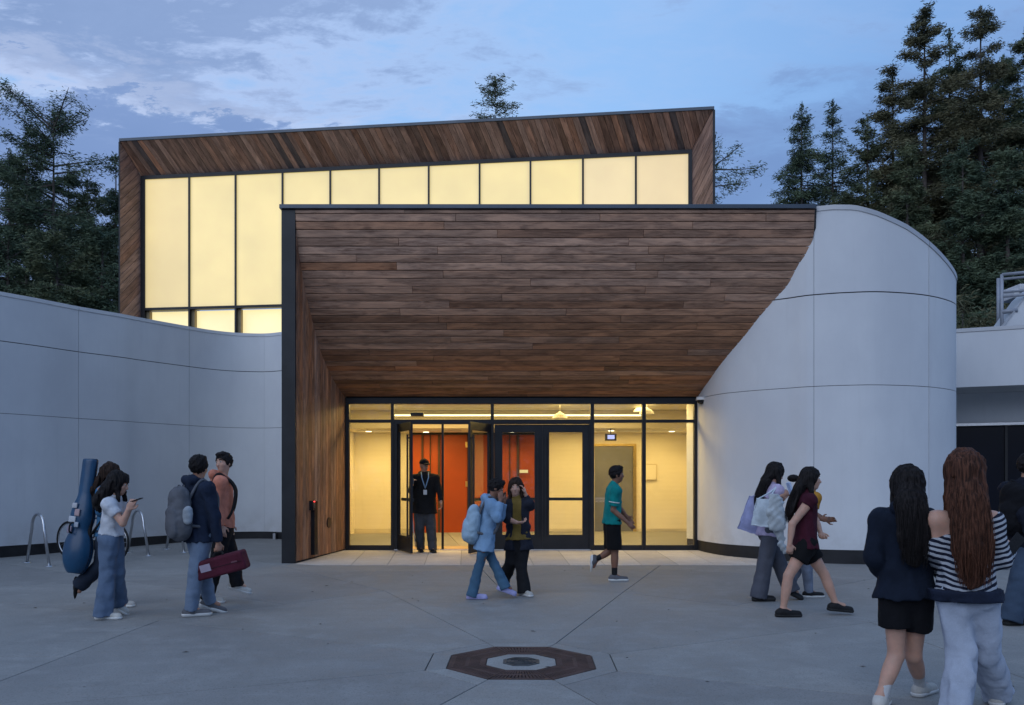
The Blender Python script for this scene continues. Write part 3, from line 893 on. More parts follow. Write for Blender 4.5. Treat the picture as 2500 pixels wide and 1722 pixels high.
# ================================================================== STOREFRONT
SD = 17.10
def sx(px): return (px - CX) * SD / F
def szz(py): return H - (py - YH) * SD / F
FL = gz(17.1) + 0.006
sf = empty('storefront', (0.2, SD, FL), 'black-framed glass entrance front with four doors under the timber canopy', 'storefront')
def bar(name, p0, p1, y0, y1, d0=-0.06, d1=0.06, mat=BLACK, par=sf, **k):
    return box(name, sx(p0), sx(p1), SD + d0, SD + d1, szz(y1), szz(y0), mat, par, bev=0.003, **k)
bar('head_frame', 845, 1702, 972, 987)
bar('jamb', 845, 853.6, 987.4, 1343); bar('jamb', 1693.5, 1702, 987.4, 1343)
bar('mullion', 955, 962.5, 987.4, 1343); bar('mullion', 1441.2, 1450, 987.4, 1343)
bar('mullion', 1567, 1576, 987.4, 1343)
bar('mullion', 1198, 1206, 987.4, 1025)
for a_, b_ in ((853.9, 954.7), (1450.3, 1566.7), (1576.3, 1693.2)):
    bar('transom_bar', a_, b_, 1025, 1032.6); bar('sill', a_, b_, 1331, 1343)
bar('transom_bar', 962.8, 1441, 1025, 1036)
def pane(p0, p1, y0, y1, mat=GLASS, name='pane'):
    return box(name, sx(p0), sx(p1), SD - 0.004, SD + 0.004, szz(y1), szz(y0), mat, sf)
for a_, b_ in ((853.9, 954.7), (962.8, 1197.7), (1206.3, 1441), (1450.3, 1566.7), (1576.3, 1693.2)):
    pane(a_, b_, 987.4, 1024.7)
for a_, b_ in ((853.9, 954.7), (1450.3, 1566.7), (1576.3, 1693.2)):
    pane(a_, b_, 1032.8, 1330.8)
bar('door_post', 963, 972, 1036.3, 1343); bar('door_post', 1198, 1206, 1036.3, 1343); bar('door_post', 1438, 1441, 1036.3, 1343)
bar('centre_mullion', 1078, 1083.5, 1036.3, 1343, -0.03, 0.03)
bar('threshold', 963, 1441, 1341, 1344.5, -0.08, 0.06, mat=STEEL)
def ring_mesh(name, w, h, st, tr_, br, dep, mat, parent):
    vs = []
    for y in (-dep / 2, dep / 2):
        vs += [V(0, y, 0), V(w, y, 0), V(w, y, h), V(0, y, h), V(st, y, br), V(w - st, y, br), V(w - st, y, h - tr_), V(st, y, h - tr_)]
    fs = [(0, 1, 5, 4), (1, 2, 6, 5), (2, 3, 7, 6), (3, 0, 4, 7)]
    fs += [tuple(8 + i for i in reversed(f)) for f in fs]
    fs += [(0, 8, 9, 1), (1, 9, 10, 2), (2, 10, 11, 3), (3, 11, 8, 0), (4, 5, 13, 12), (5, 6, 14, 13), (6, 7, 15, 14), (7, 4, 12, 15)]
    return mesh(name, vs, fs, mat, parent)
def place(o, m):
    o.data.transform(m)
def leaf(hx, w, h, m, st, tr_, br, pull=True, gm=None):
    d = ring_mesh('door', w, h, st, tr_, br, 0.045, BLACK, sf); place(d, m)
    def lb(name, x0, x1, y0, y1, z0, z1, mat):
        o = box(name, x0, x1, y0, y1, z0, z1, mat, d); place(o, m); return o
    lb('door_glass', st, w - st, -0.004, 0.004, br, h - tr_, gm or DOORGLASS)
    zb_ = 1.02
    lb('push_bar', st - 0.005, w - st + 0.005, 0.035, 0.075, zb_ - 0.03, zb_ + 0.03, BLACK)
    if pull:
        lb('pull_bar', w - st * 0.5 - 0.015, w - st * 0.5 + 0.015, -0.085, -0.055, 0.28, h - 0.25, BLACK)
        lb('pull_bracket', w - st * 0.5 - 0.01, w - st * 0.5 + 0.01, -0.055, -0.023, 0.32, 0.35, BLACK)
        lb('pull_bracket', w - st * 0.5 - 0.01, w - st * 0.5 + 0.01, -0.055, -0.023, h - 0.33, h - 0.30, BLACK)
    return d
DHt = szz(1037) - (FL + 0.012)
base = Matrix.Translation((0, SD, FL + 0.012))
# two closed leaves
w3 = sx(1324.4) - sx(1207)
leaf(0, w3, DHt, Matrix.Translation((sx(1207), SD, FL + 0.012)), sx(1226.6) - sx(1207), szz(1037) - szz(1056), szz(1306) - FL - 0.012, True)
mflip = Matrix.Translation((sx(1437.8), SD, FL + 0.012)) @ Matrix.Scale(-1, 4, (1, 0, 0))
d4 = leaf(0, sx(1437.8) - sx(1324.6), DHt, mflip, sx(1437.8) - sx(1421.6), szz(1037) - szz(1056), szz(1306) - FL - 0.012, True)
for o in [d4] + list(d4.children): o.data.flip_normals()
# two leaves standing open towards the plaza
mo = Matrix.Translation((sx(973), SD - 0.05, FL + 0.012)) @ Matrix.Rotation(math.radians(-67), 4, 'Z')
leaf(0, 0.97, DHt, mo, 0.10, 0.16, 0.31, True, CLEAR)
mo2 = Matrix.Translation((sx(1197), SD - 0.05, FL + 0.012)) @ Matrix.Rotation(math.radians(67), 4, 'Z') @ Matrix.Scale(-1, 4, (1, 0, 0))
d2 = leaf(0, 0.97, DHt, mo2, 0.10, 0.16, 0.31, True, CLEAR)
for o in [d2] + list(d2.children): o.data.flip_normals()
# door operator seen through the transom glass
op = P(1018, 1012, 17.35)
box('door_operator', op.x - 0.12, op.x + 0.14, 17.22, 17.40, op.z - 0.04, op.z + 0.03, BLACK, sf, bev=0.008)
box('head_closure', sx(845), sx(1702), SD + 0.0, SD + 0.058, szz(971.8), 3.458, BLACK, sf)
# lettering on the glass beside the doors (the person hides the rest)
def text(name, s, loc, size, mat, parent, rot=(math.pi / 2, 0, 0), align='LEFT', ext=0.001, **k):
    cu = bpy.data.curves.new(name, 'FONT'); cu.body = s; cu.size = size; cu.extrude = ext; cu.align_x = align
    tmp = bpy.data.objects.new(name + '_src', cu); COL.objects.link(tmp)
    bpy.context.view_layer.update()
    me = bpy.data.meshes.new_from_object(tmp.evaluated_get(bpy.context.evaluated_depsgraph_get()))
    bpy.data.objects.remove(tmp)
    me.transform(Matrix.Translation(loc) @ Matrix.Rotation(rot[2], 4, 'Z') @ Matrix.Rotation(rot[0], 4, 'X'))
    me.materials.clear(); me.materials.append(mat)
    o = bpy.data.objects.new(name, me); COL.objects.link(o)
    if parent: o.parent = parent; o.matrix_parent_inverse = parent_inv(parent)
    return tag(o, **k)
ETCH = mat_simple('white_vinyl_letters', (0.55, 0.52, 0.45), 0.7)
text('glass_lettering', 'BREMER CEN', V(sx(1453), SD - 0.008, szz(1220)), 0.060, ETCH, sf)
text('glass_lettering', 'ACADEMIC', V(sx(1453), SD - 0.008, szz(1226.5)), 0.060, ETCH, sf)

# ================================================================== LOBBY
IX0, IX1, IY1 = -4.2, 4.75, 22.6
FZ = FL
def stbox(name, *a, **k): return box(name, *a, kind='structure', **k)
stbox('lobby_floor', IX0, IX1, SD - 0.05, IY1, FZ - 0.2, FZ + 0.004, LOBFLOOR)
stbox('lobby_ceiling', IX0, IX1, SD + 0.07, 20.5, 3.30, 3.45, CREAM)
stbox('lobby_low_ceiling', IX0, IX1, 20.52, IY1, 2.86, 3.45, CREAM)
stbox('lobby_wall', IX0 - 0.1, IX0, SD + 0.07, IY1, FZ, 3.45, CREAM)
stbox('lobby_wall', IX1, IX1 + 0.1, SD + 0.45, IY1, FZ, 3.45, CREAM)
stbox('lobby_wall', IX0, sx(846), SD + 0.06, SD + 0.16, FZ, 3.30, CREAM)
stbox('lobby_wall', sx(1702), sx(1702) + 0.10, SD + 0.10, SD + 1.0, FZ, 3.30, CREAM)
stbox('lobby_wall', IX0, -2.72, IY1 - 0.1, IY1, FZ, 2.86, CREAM)
stbox('lobby_wall', 0.60, IX1, IY1 - 0.1, IY1, FZ, 2.86, CREAM)
stbox('lobby_wall', -2.72, 0.60, IY1 + 0.5, IY1 + 0.6, FZ, 2.86, ORANGE)
stbox('lobby_roof', IX0 - 0.1, IX1 + 0.1, SD + 0.0, IY1 + 0.7, 3.46, 3.55, FLASH)
BY = IY1 - 0.12
def bz(py, D=BY): return H - (py - YH) * D / F
def bxx(px, D=BY): return (px - CX) * D / F
skirt = mat_simple('skirting', (0.55, 0.50, 0.38), 0.6)
stbox('skirting', IX0, -2.74, BY - 0.02, BY + 0.015, FZ, FZ + 0.12, skirt)
stbox('skirting', 0.62, bxx(1449), BY - 0.02, BY + 0.015, FZ, FZ + 0.12, skirt)
stbox('skirting', bxx(1556), IX1, BY - 0.02, BY + 0.015, FZ, FZ + 0.12, skirt)
# orange acoustic wall: panels between dark posts, one pair of doors
ow = empty('orange_panelling', (-1.0, BY, FZ), 'bright orange panelling with slim dark posts at the back of the lobby', 'panelling')
zt = 2.80
posts = [1029, 1050, 1069, 1243, 1262]
spans = [(1001, 1029), (1034, 1049.5), (1052, 1069), (1075, 1082), (1211, 1243), (1246, 1261), (1268, 1305)]
for a_, b_ in spans:
    box('orange_panel', bxx(a_), bxx(b_), BY, BY + 0.05, FZ, zt, ORANGE, ow, bev=0.004)
for a_, b_ in ((1029.3, 1033.7), (1049.8, 1051.7), (1069.3, 1074.7), (1243.3, 1245.7), (1261.3, 1267.7), (1205.5, 1210.7)):
    box('post', bxx(a_), bxx(b_), BY - 0.05, BY + 0.05, FZ, zt, mat_simple('brown_post', (0.05, 0.022, 0.012)) if a_ == 1029.3 else bpy.data.materials['brown_post'], ow)
box('head_rail', bxx(1001), bxx(1305), BY - 0.06, BY + 0.06, zt + 0.003, zt + 0.055, BLACK, ow)
for i, (a_, b_, hx) in enumerate(((1082.5, 1141, 1139), (1153, 1205, 1155))):
    od = empty('orange_door', (bxx((a_ + b_) / 2), BY, FZ), ('orange lobby door hinged on its right, left of the dark post', 'orange lobby door hinged on its left, right of the dark post')[i], 'door')
    box('door_leaf', bxx(a_) + 0.004, bxx(b_) - 0.004, BY - 0.01, BY + 0.05, FZ + 0.01, zt, ORANGE, od, bev=0.004)
    for py in (1086, 1182):
        hz = bz(py)
        box('hinge', bxx(hx) - 0.028, bxx(hx) + 0.028, BY - 0.035, BY - 0.012, hz - 0.075, hz + 0.075, BRASS, od, bev=0.006)
box('post', bxx(1141.3), bxx(1152.7), BY - 0.03, BY + 0.06, FZ, zt, bpy.data.materials['brown_post'], ow)
sg = empty('door_sign', (bxx(1279), BY - 0.07, bz(1151)), 'small cream sign on the orange panelling behind the closed doors', 'sign')
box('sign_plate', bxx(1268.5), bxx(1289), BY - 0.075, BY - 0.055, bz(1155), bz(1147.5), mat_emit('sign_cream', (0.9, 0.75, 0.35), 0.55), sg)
# grey lift door
ld = empty('lift_door', (bxx(1499), BY, FZ), 'tall grey metal door in a brass-coloured frame at the back right of the lobby', 'door')
box('door_leaf', bxx(1452), bxx(1545), BY - 0.02, BY + 0.02, FZ, bz(1090), GREYM, ld)
box('door_frame', bxx(1545.4), bxx(1553), BY - 0.06, BY + 0.02, FZ, bz(1090), BRASS, ld)
box('door_frame', bxx(1441), bxx(1553), BY - 0.06, BY + 0.02, bz(1089.8), bz(1084), BRASS, ld)
lathe('door_handle', [(0.012, 0), (0.02, 0.03), (0.02, 0.06), (0.008, 0.065)], V(bxx(1541), BY - 0.09, bz(1150)), STEEL, ld, axis='y')
fp = empty('framed_notice', (bxx(1592), BY, bz(1153)), 'faint framed notice on the cream lobby wall right of the grey door', 'notice')
box('notice_frame', bxx(1572), bxx(1603), BY - 0.03, BY + 0.01, bz(1173), bz(1133), mat_simple('tan_frame', (0.52, 0.44, 0.28)), fp, bev=0.004)
box('notice_sheet', bxx(1574), bxx(1601), BY - 0.034, BY - 0.031, bz(1171), bz(1135), CREAM, fp)
mon = empty('hanging_screen', P(1491, 1068, 20.7), 'small black hanging screen glowing blue near the lobby ceiling', 'screen')
mc = P(1491, 1068, 20.7)
box('screen_case', mc.x - 0.14, mc.x + 0.14, mc.y - 0.03, mc.y + 0.03, mc.z - 0.085, mc.z + 0.085, BLACK, mon, bev=0.005)
box('screen_face', mc.x - 0.08, mc.x + 0.09, mc.y - 0.034, mc.y - 0.031, mc.z - 0.045, mc.z + 0.055, mat_emit('blue_screen', (0.22, 0.36, 1.0), 1.3), mon)
box('screen_hanger', mc.x - 0.01, mc.x + 0.01, mc.y - 0.01, mc.y + 0.01, mc.z + 0.086, 2.858, BLACK, mon)
ls = empty('led_strip', (0.1, 20.47, 3.17), 'long warm white light strip across the lobby bulkhead', 'light strip')
box('strip_lens', bxx(962, 20.46), bxx(1565, 20.46), 20.46, 20.50, 3.15, 3.185, LED, ls)
box('strip_housing', bxx(962, 20.46) - 0.02, bxx(1567, 20.46), 20.475, 20.515, 3.14, 3.195, WHITEM, ls)
def downlight(px, D, z, i, lab):
    x = bxx(px, D)
    t = empty('ceiling_light', (x, D, z), lab, 'ceiling light', 'round downlights in the lobby ceiling')
    lathe('light_trim', [(0.11, 0.0), (0.11, -0.012), (0.085, -0.014)], (x, D, z), WHITEM, t)
    lathe('light_lens', [(0.08, -0.013), (0.07, -0.022)], (x, D, z), LAMPG, t)
    l = bpy.data.objects.new('downlight_beam', bpy.data.lights.new('downlight_beam', 'SPOT')); COL.objects.link(l)
    l.location = (x, D, z - 0.04); l.data.energy = 55; l.data.color = (1, 0.64, 0.22); l.data.spot_size = math.radians(140); l.data.spot_blend = 0.9; l.data.shadow_soft_size = 0.07
    l.parent = t; l.matrix_parent_inverse = parent_inv(t)
downlight(1040, 21.9, 2.855, 0, 'round downlight in front of the orange panelling by the open doors')
downlight(1492, 21.3, 2.855, 1, 'round downlight above the grey door and the hanging screen')
downlight(1250, 21.9, 2.855, 2, 'round downlight above the closed entrance doors')
downlight(900, 21.6, 2.855, 3, 'round downlight near the left end of the lobby')
downlight(1640, 21.6, 2.855, 4, 'round downlight near the right end of the lobby')
def pendant(px, py, D, lab):
    c = P(px, py, D)
    t = empty('pendant_lamp', c, lab, 'pendant lamp', 'white dome pendants in the lobby')
    lathe('lamp_shade', [(0.17, -0.03), (0.15, 0.02), (0.09, 0.07), (0.03, 0.10), (0.02, 0.12)], c, WHITEM, t)
    lathe('lamp_bulb', [(0.13, -0.025), (0.14, -0.028)], c, LAMPG, t)
    tube('lamp_cord', [c + V(0, 0, 0.12), V(c.x, c.y, 3.30)], 0.006, WHITEM, t, seg=6)
pendant(1367, 1018, 18.9, 'white dome pendant lamp above the right closed door')
pendant(1564, 1003, 19.6, 'white dome pendant lamp at the dark mullion, farther left of two')
pendant(1579, 1008, 18.9, 'white dome pendant lamp at the dark mullion, nearer right of two')
# the lobby's ceiling troffers
tlab = ['flat warm ceiling light panel just inside the left glazing', 'flat warm ceiling light panel just inside the right glazing', 'long flat ceiling light panel across the middle of the lobby', 'flat ceiling light panel low at the back left of the lobby', 'flat ceiling light panel low at the back right of the lobby']
for ti, (x, y, z, sx_, sy_, e_) in enumerate(((-2.2, 17.75, 3.285, 3.0, 0.5, 105), (2.0, 17.75, 3.285, 3.0, 0.5, 105), (-0.2, 19.2, 3.285, 7.0, 0.8, 125), (-2.6, 21.6, 2.85, 2.6, 0.7, 36), (2.6, 21.6, 2.85, 3.4, 0.7, 46))):
    t = empty('ceiling_troffer', (x, y, z), tlab[ti], 'ceiling light', 'ceiling light panels in the lobby')
    l = bpy.data.objects.new('troffer_glow', bpy.data.lights.new('troffer_glow', 'AREA')); COL.objects.link(l)
    l.data.shape = 'RECTANGLE'; l.data.size = sx_; l.data.size_y = sy_; l.data.energy = e_; l.data.color = (1.0, 0.66, 0.22)
    l.location = (x, y, z - 0.012)
    box('troffer_tray', x - sx_ / 2 - 0.02, x + sx_ / 2 + 0.02, y - sy_ / 2 - 0.02, y + sy_ / 2 + 0.02, z - 0.006, z + 0.006, WHITEM, t)
    l.parent = t; l.matrix_parent_inverse = parent_inv(t)

# ================================================================== RIGHT WING
wing = empty('side_wing', (11, 17.5, 0.2), 'low white wing with a deep overhang at the far right behind the people', 'building')
w0, w1 = V(6.9, 19.15, 0), V(16.0, 15.1, 0)
wd = (w1 - w0).normalized(); wnn = V(wd.y, -wd.x, 0)
def wing_box(name, u0, u1, d0, d1, z0, z1, mat, parent=wing, **k):
    vs = []
    for u in (u0, u1):
        for d in (d0, d1):
            for z in (z0, z1): vs.append(w0 + wd * u - wnn * d + V(0, 0, z))
    o = mesh(name, vs, [(0, 1, 3, 2), (4, 6, 7, 5), (0, 4, 5, 1), (2, 3, 7, 6), (0, 2, 6, 4), (1, 5, 7, 3)], mat, parent, **k)
    bevel(o, 0.004, 1); return o
wing_box('fascia', 0, 10, 0.0, 0.3, 3.57, 4.735, WALL)
wing_box('coping', 0, 10, -0.015, 0.35, 4.738, 4.82, COPING)
wing_box('soffit', 0, 10, 0.302, 3.2, 3.58, 3.75, WALL)
wing_box('back_wall', 0, 10, 1.60, 1.8, 2.90, 3.578, WALL)
wing_box('window_head', 0, 10, 1.54, 1.8, 2.83, 2.897, STEEL)
wing_box('glazing', 0, 10, 1.66, 1.7, 0.18, 2.828, DARKGLASS)
for u in (2.2, 3.9, 5.6, 7.3, 9.0): wing_box('mullion', u, u + 0.06, 1.60, 1.68, 0.18, 2.828, BLACK)
wing_box('roof', 0, 10, 0.36, 6.0, 4.60, 4.70, FLASH)
# rail and sloped parapet on the wing roof
rail = empty('guard_rail', P(2445, 800, 18.4), 'grey metal guard rail on the roof of the right wing', 'railing')
def rp(px, py, D): return P(px, py, D)
DR1 = 18.4
for px, py in ((2437, 680), (2446, 670)):
    a_ = rp(px, py, DR1 + (0.5 if px < 2440 else 0)); tube('rail_post', [V(a_.x, a_.y, 4.62), a_], 0.035, GRAIL, rail, seg=8)
for py, r_ in ((671, 0.035), (682, 0.03), (714, 0.028), (725, 0.028)):
    a_ = rp(2446, py, DR1); tube('rail_bar', [a_, V(a_.x + 2.6, a_.y - 1.2, a_.z + 0.02)], r_, GRAIL, rail, seg=8)
a_ = rp(2446, 762, DR1)
tube('rail_bar', [a_, V(a_.x + 0.28, a_.y - 0.1, a_.z + 0.02)], 0.05, GRAIL, rail, seg=8)
par = empty('sloped_parapet', rp(2470, 790, 18.3), 'white sloped parapet wall beside the roof guard rail', 'parapet')
tri = [rp(2449, 800, 18.3), rp(2500, 729, 18.3), rp(2600, 640, 18.3), rp(2600, 800, 18.3)]
slab('parapet_wall', tri, V(0, -1, 0), 0.4, 0.01, WALL, par)
cp = [rp(2446, 800, 18.28), rp(2500, 726, 18.28), rp(2600, 636, 18.28), rp(2600, 640, 18.28), rp(2500, 730, 18.28), rp(2450, 800, 18.28)]
mesh('parapet_coping', cp + [p + V(0, 0.45, 0) for p in cp], [tuple(range(6)), tuple(reversed(range(6, 12)))] + [(i, (i + 1) % 6, 6 + (i + 1) % 6, 6 + i) for i in range(6)], COPING, par)
unit = empty('roof_unit', rp(2500, 710, 18.9), 'pale boxy roof unit above the sloped parapet', 'roof unit')
b0 = rp(2476, 727, 19.0); b1 = rp(2520, 706, 19.0)
box('unit_body', b0.x, b1.x, 19.0, 19.6, b0.z, b1.z, WALL, unit, bev=0.01)
b0 = rp(2490, 712, 18.95); b1 = rp(2560, 693, 18.95)
box('unit_top', b0.x, b1.x, 18.95, 19.7, b0.z, b1.z, WALL, unit, bev=0.01)
tube('unit_leg', [V(b0.x + 0.2, 19.3, 4.7), V(b0.x + 0.2, 19.3, b0.z)], 0.04, GRAIL, unit)

# ================================================================== BICYCLE RACKS AND BICYCLE
def rack(pl, pr, top_py, lab):
    a, b = G(*pl), G(*pr)
    zt_ = P(0, top_py, (a.y + b.y) / 2).z
    t = empty('bike_rack', (a + b) / 2, lab, 'bicycle rack', 'inverted U bicycle racks along the curved wall')
    m_ = (a + b) / 2; r = (b - a).length * 0.27
    d = (b - a).normalized()
    pts = [a]
    for k in range(13):
        an = math.pi - math.pi * k / 12
        pts.append(V(m_.x, m_.y, zt_ - r) + d * r * math.cos(an) + V(0, 0, r * math.sin(an)))
    pts.append(b)
    tube('hoop', pts, 0.024, STEEL, t, seg=14)
    for q in (a, b):
        lathe('foot_plate', [(0.075, 0.0), (0.075, 0.008), (0.03, 0.012)], q + V(0, 0, 0.001), STEEL, t, seg=20)
rack((65.8, 1374), (120.6, 1383), 1255, 'leftmost stainless hoop bicycle rack, empty, before the white wall')
rack((311, 1349), (363.4, 1357.5), 1247, 'stainless hoop bicycle rack with a bicycle leaning on it')
rack((406.6, 1341), (450, 1349), 1242, 'stainless hoop bicycle rack behind the person with the grey backpack')
TYRE = mat_simple('black_rubber', (0.012, 0.012, 0.013), 0.8)
bk = empty('bicycle', (0, 0, 0), 'dark bicycle parked at the middle hoop behind the cello case', 'bicycle')
wc = [P(170, 1327, 15.5), P(281, 1327, 15.0)]
for c_ in wc: c_.z = gz(c_.y) + 0.345
axis = (wc[1] - wc[0]).normalized(); sidev = V(axis.y, -axis.x, 0)
for c_ in wc:
    pts = [c_ + axis * 0.325 * math.cos(t) + V(0, 0, 0.325 * math.sin(t)) for t in np.linspace(0, 2 * math.pi, 41)[:-1]]
    wh = tube('wheel', pts, 0.021, TYRE, bk, seg=8, closed=True)
    pts = [c_ + axis * 0.298 * math.cos(t) + V(0, 0, 0.298 * math.sin(t)) for t in np.linspace(0, 2 * math.pi, 41)[:-1]]
    tube('rim', pts, 0.010, STEEL, wh, seg=6, closed=True)
    for k in range(14):
        an = math.pi * 2 * k / 14
        tube('spoke', [c_, c_ + axis * 0.295 * math.cos(an) + V(0, 0, 0.295 * math.sin(an))], 0.002, STEEL, wh, seg=4)
bb = mid(wc[0], wc[1], 0.42) + V(0, 0, -0.05)
seat = mid(wc[0], wc[1], 0.28) + V(0, 0, 0.42); head = mid(wc[0], wc[1], 0.86) + V(0, 0, 0.40)
FRM = mat_simple('dark_bike_frame', (0.02, 0.025, 0.04), 0.35)
for a_, b_ in ((wc[0], bb), (wc[0], seat), (bb, seat), (bb, head), (seat, head), (head, wc[1])):
    tube('frame_tube', [a_, b_], 0.015, FRM, bk, seg=8)
tube('seat_post', [seat, seat + V(0, 0, 0.16)], 0.012, STEEL, bk)
tube('saddle', [seat + V(0, 0, 0.17) - axis * 0.12, seat + V(0, 0, 0.175), seat + V(0, 0, 0.17) + axis * 0.13], [0.065, 0.045, 0.018], TYRE, bk)
tube('handlebar', [head + V(0, 0, 0.12) - sidev * 0.24, head + V(0, 0, 0.14), head + V(0, 0, 0.12) + sidev * 0.24], 0.013, TYRE, bk)
tube('handlebar_stem', [head, head + V(0, 0, 0.14)], 0.014, STEEL, bk)

# ================================================================== TREES
def leaf_mat(name, a, b):
    m = M(name, 0.75, 0, 0.2)
    co = m.coord('Object')
    n = m.noise(co, 0.9, 4, 0.6); n2 = m.noise(co, 9.0, 2, 0.6)
    c = m.mix(m.ramp(n, 0.35, 0.68), a, b)
    c = m.mix(m.math('MULTIPLY', m.ramp(n2, 0.5, 0.75), 0.5), c, tuple(x * 1.6 for x in b))
    m.col(c)
    return m.m
LEAF1 = leaf_mat('redwood_foliage', (0.055, 0.078, 0.045), (0.140, 0.155, 0.080))
LEAF2 = leaf_mat('dark_evergreen_foliage', (0.048, 0.076, 0.050), (0.115, 0.148, 0.084))
LEAF3 = leaf_mat('brown_green_foliage', (0.068, 0.074, 0.042), (0.155, 0.140, 0.075))
BARK = mat_simple('grey_brown_bark', (0.085, 0.07, 0.062), 0.9, 0, 0.3, 3.0)
RNG = np.random.default_rng(11)
def leaf_mesh(name, cen, size, mat, parent, flat=0.5, outdir=None):
    n = len(cen)
    d = RNG.normal(size=(n, 3)); d[:, 2] *= flat
    if outdir is not None: d += outdir * 1.2
    d /= np.linalg.norm(d, axis=1, keepdims=True) + 1e-9
    e = RNG.normal(size=(n, 3)); e -= d * (e * d).sum(1, keepdims=True); e /= np.linalg.norm(e, axis=1, keepdims=True) + 1e-9
    s = size * RNG.uniform(0.6, 1.4, (n, 1))
    v = np.empty((n, 3, 3), 'f')
    v[:, 0] = cen - d * s; v[:, 1] = cen + e * s * 0.30; v[:, 2] = cen + d * s * 0.9 - e * s * 0.12
    me = bpy.data.meshes.new(name)
    me.vertices.add(n * 3); me.vertices.foreach_set('co', v.ravel())
    me.loops.add(n * 3); me.loops.foreach_set('vertex_index', np.arange(n * 3, dtype='i'))
    me.polygons.add(n); me.polygons.foreach_set('loop_start', np.arange(0, n * 3, 3, dtype='i')); me.polygons.foreach_set('loop_total', np.full(n, 3, 'i'))
    me.update(calc_edges=True)
    me.materials.append(mat)
    o = bpy.data.objects.new(name, me); COL.objects.link(o)
    if parent is not None:
        o.parent = parent; o.matrix_parent_inverse = parent_inv(parent)
    return o
def limbs_mesh(name, segs, mat, parent):
    "thin tapered 4-sided limbs joined into one bark mesh"
    vs, fs = [], []
    for a, b, r0, r1 in segs:
        d = (b - a).normalized(); s = d.cross(V(0.3, 0.2, 1)).normalized(); u = s.cross(d)
        k = len(vs)
        for p, r in ((a, r0), (b, r1)):
            for q in ((1, 0), (0, 1), (-1, 0), (0, -1)): vs.append(p + s * q[0] * r + u * q[1] * r)
        for q in range(4): fs.append((k + q, k + (q + 1) % 4, k + 4 + (q + 1) % 4, k + 4 + q))
    return mesh(name, vs, fs, mat, parent)
def conifer(px, top_py, D, R, label, start=0.25, nbr=110, leaves=26000, size=0.15, mat=LEAF1, droop=0.25, power=0.75, gap=0.0, lean=0.0, group=None, tr=0.28, rag=0.35, nm='conifer_tree', zlow=None, cat='tree', crown_z0=None):
    random.seed(int(px * 7 + top_py)); global RNG; RNG = np.random.default_rng(abs(int(px * 3 + top_py * 5)))
    top = P(px, top_py, D); z0 = 0.2
    Ht = top.z - z0
    bx_ = top.x - lean
    t = empty(nm, (bx_, D, z0), label, cat, group)
    def axis_(h): return V(bx_ + lean * (h / Ht) ** 1.5, D, z0 + h)
    pts = [axis_(Ht * q / 10) for q in range(11)]
    tube('trunk', pts, [max(0.012, tr * (1 - q / 10.3)) for q in range(11)], BARK, t, seg=9)
    cz = crown_z0 if crown_z0 is not None else start * Ht
    br = []
    segs = []
    cens, outs = [], []
    w = []
    for i in range(nbr):
        f = random.random() ** 0.85
        h = cz + (Ht - cz) * f * 0.985
        tt = (h - start * Ht) / (Ht * (1 - start)) if h > start * Ht else 0
        L = R * max(0.05, (1 - tt)) ** power * random.uniform(1 - rag, 1.1) + 0.12
        if random.random() < gap: L *= 0.3
        az = random.uniform(0, 2 * math.pi)
        up = random.uniform(-0.15, 0.35) + (0.6 if tt > 0.85 else 0)
        br.append((h, L, az, up)); w.append(L ** 1.35)
    w = np.array(w); w /= w.sum()
    for (h, L, az, up), wi in zip(br, w):
        o_ = axis_(h)
        d = V(math.cos(az), math.sin(az), up)
        n = max(16, int(leaves * wi * 2.6))
        nsub = max(5, int(L * 6.5))
        ts = []
        pa = o_
        for q in range(1, 4):
            u = q / 3
            pb_ = o_ + d * L * u - V(0, 0, droop * L * u * u)
            segs.append((pa, pb_, 0.010 + 0.018 * L * (1 - (q - 1) / 3), 0.008 + 0.018 * L * (1 - u)))
            pa = pb_
        # sprays hang off the limb in clumps
        ct = RNG.uniform(0.18, 1.03, nsub)
        cl = np.array([np.array(o_ + d * L * u - V(0, 0, droop * L * u * u)) for u in ct])
        side = np.array([-d.y, d.x, 0.0])
        cl += side * (RNG.normal(size=(nsub, 1)) * (0.16 * L * (1.1 - ct[:, None]) + 0.05))
        ci = RNG.integers(0, nsub, n)
        sig = 0.10 + 0.045 * L
        c = cl[ci] + RNG.normal(size=(n, 3)) * np.array([sig, sig, sig * 0.62])
        c[:, 2] -= np.abs(RNG.normal(size=n)) * sig * 0.5
        cens.append(c)
        od = np.tile(np.array([d.x, d.y, -0.25]), (n, 1)); outs.append(od)
    cen = np.concatenate(cens); od = np.concatenate(outs)
    # the leader
    k = 160
    tl = RNG.uniform(0.0, 1.2, k); lead = np.array([np.array(axis_(Ht - x)) for x in tl]) + RNG.normal(size=(k, 3)) * (0.04 + 0.10 * tl[:, None])
    cen = np.concatenate([cen, lead]); od = np.concatenate([od, np.tile([0, 0, 1.0], (k, 1))])
    leaf_mesh('crown', cen, size * 0.72, mat, t, 0.5, od)
    tag(limbs_mesh('limbs', segs, BARK, t), kind='stuff')
    return t

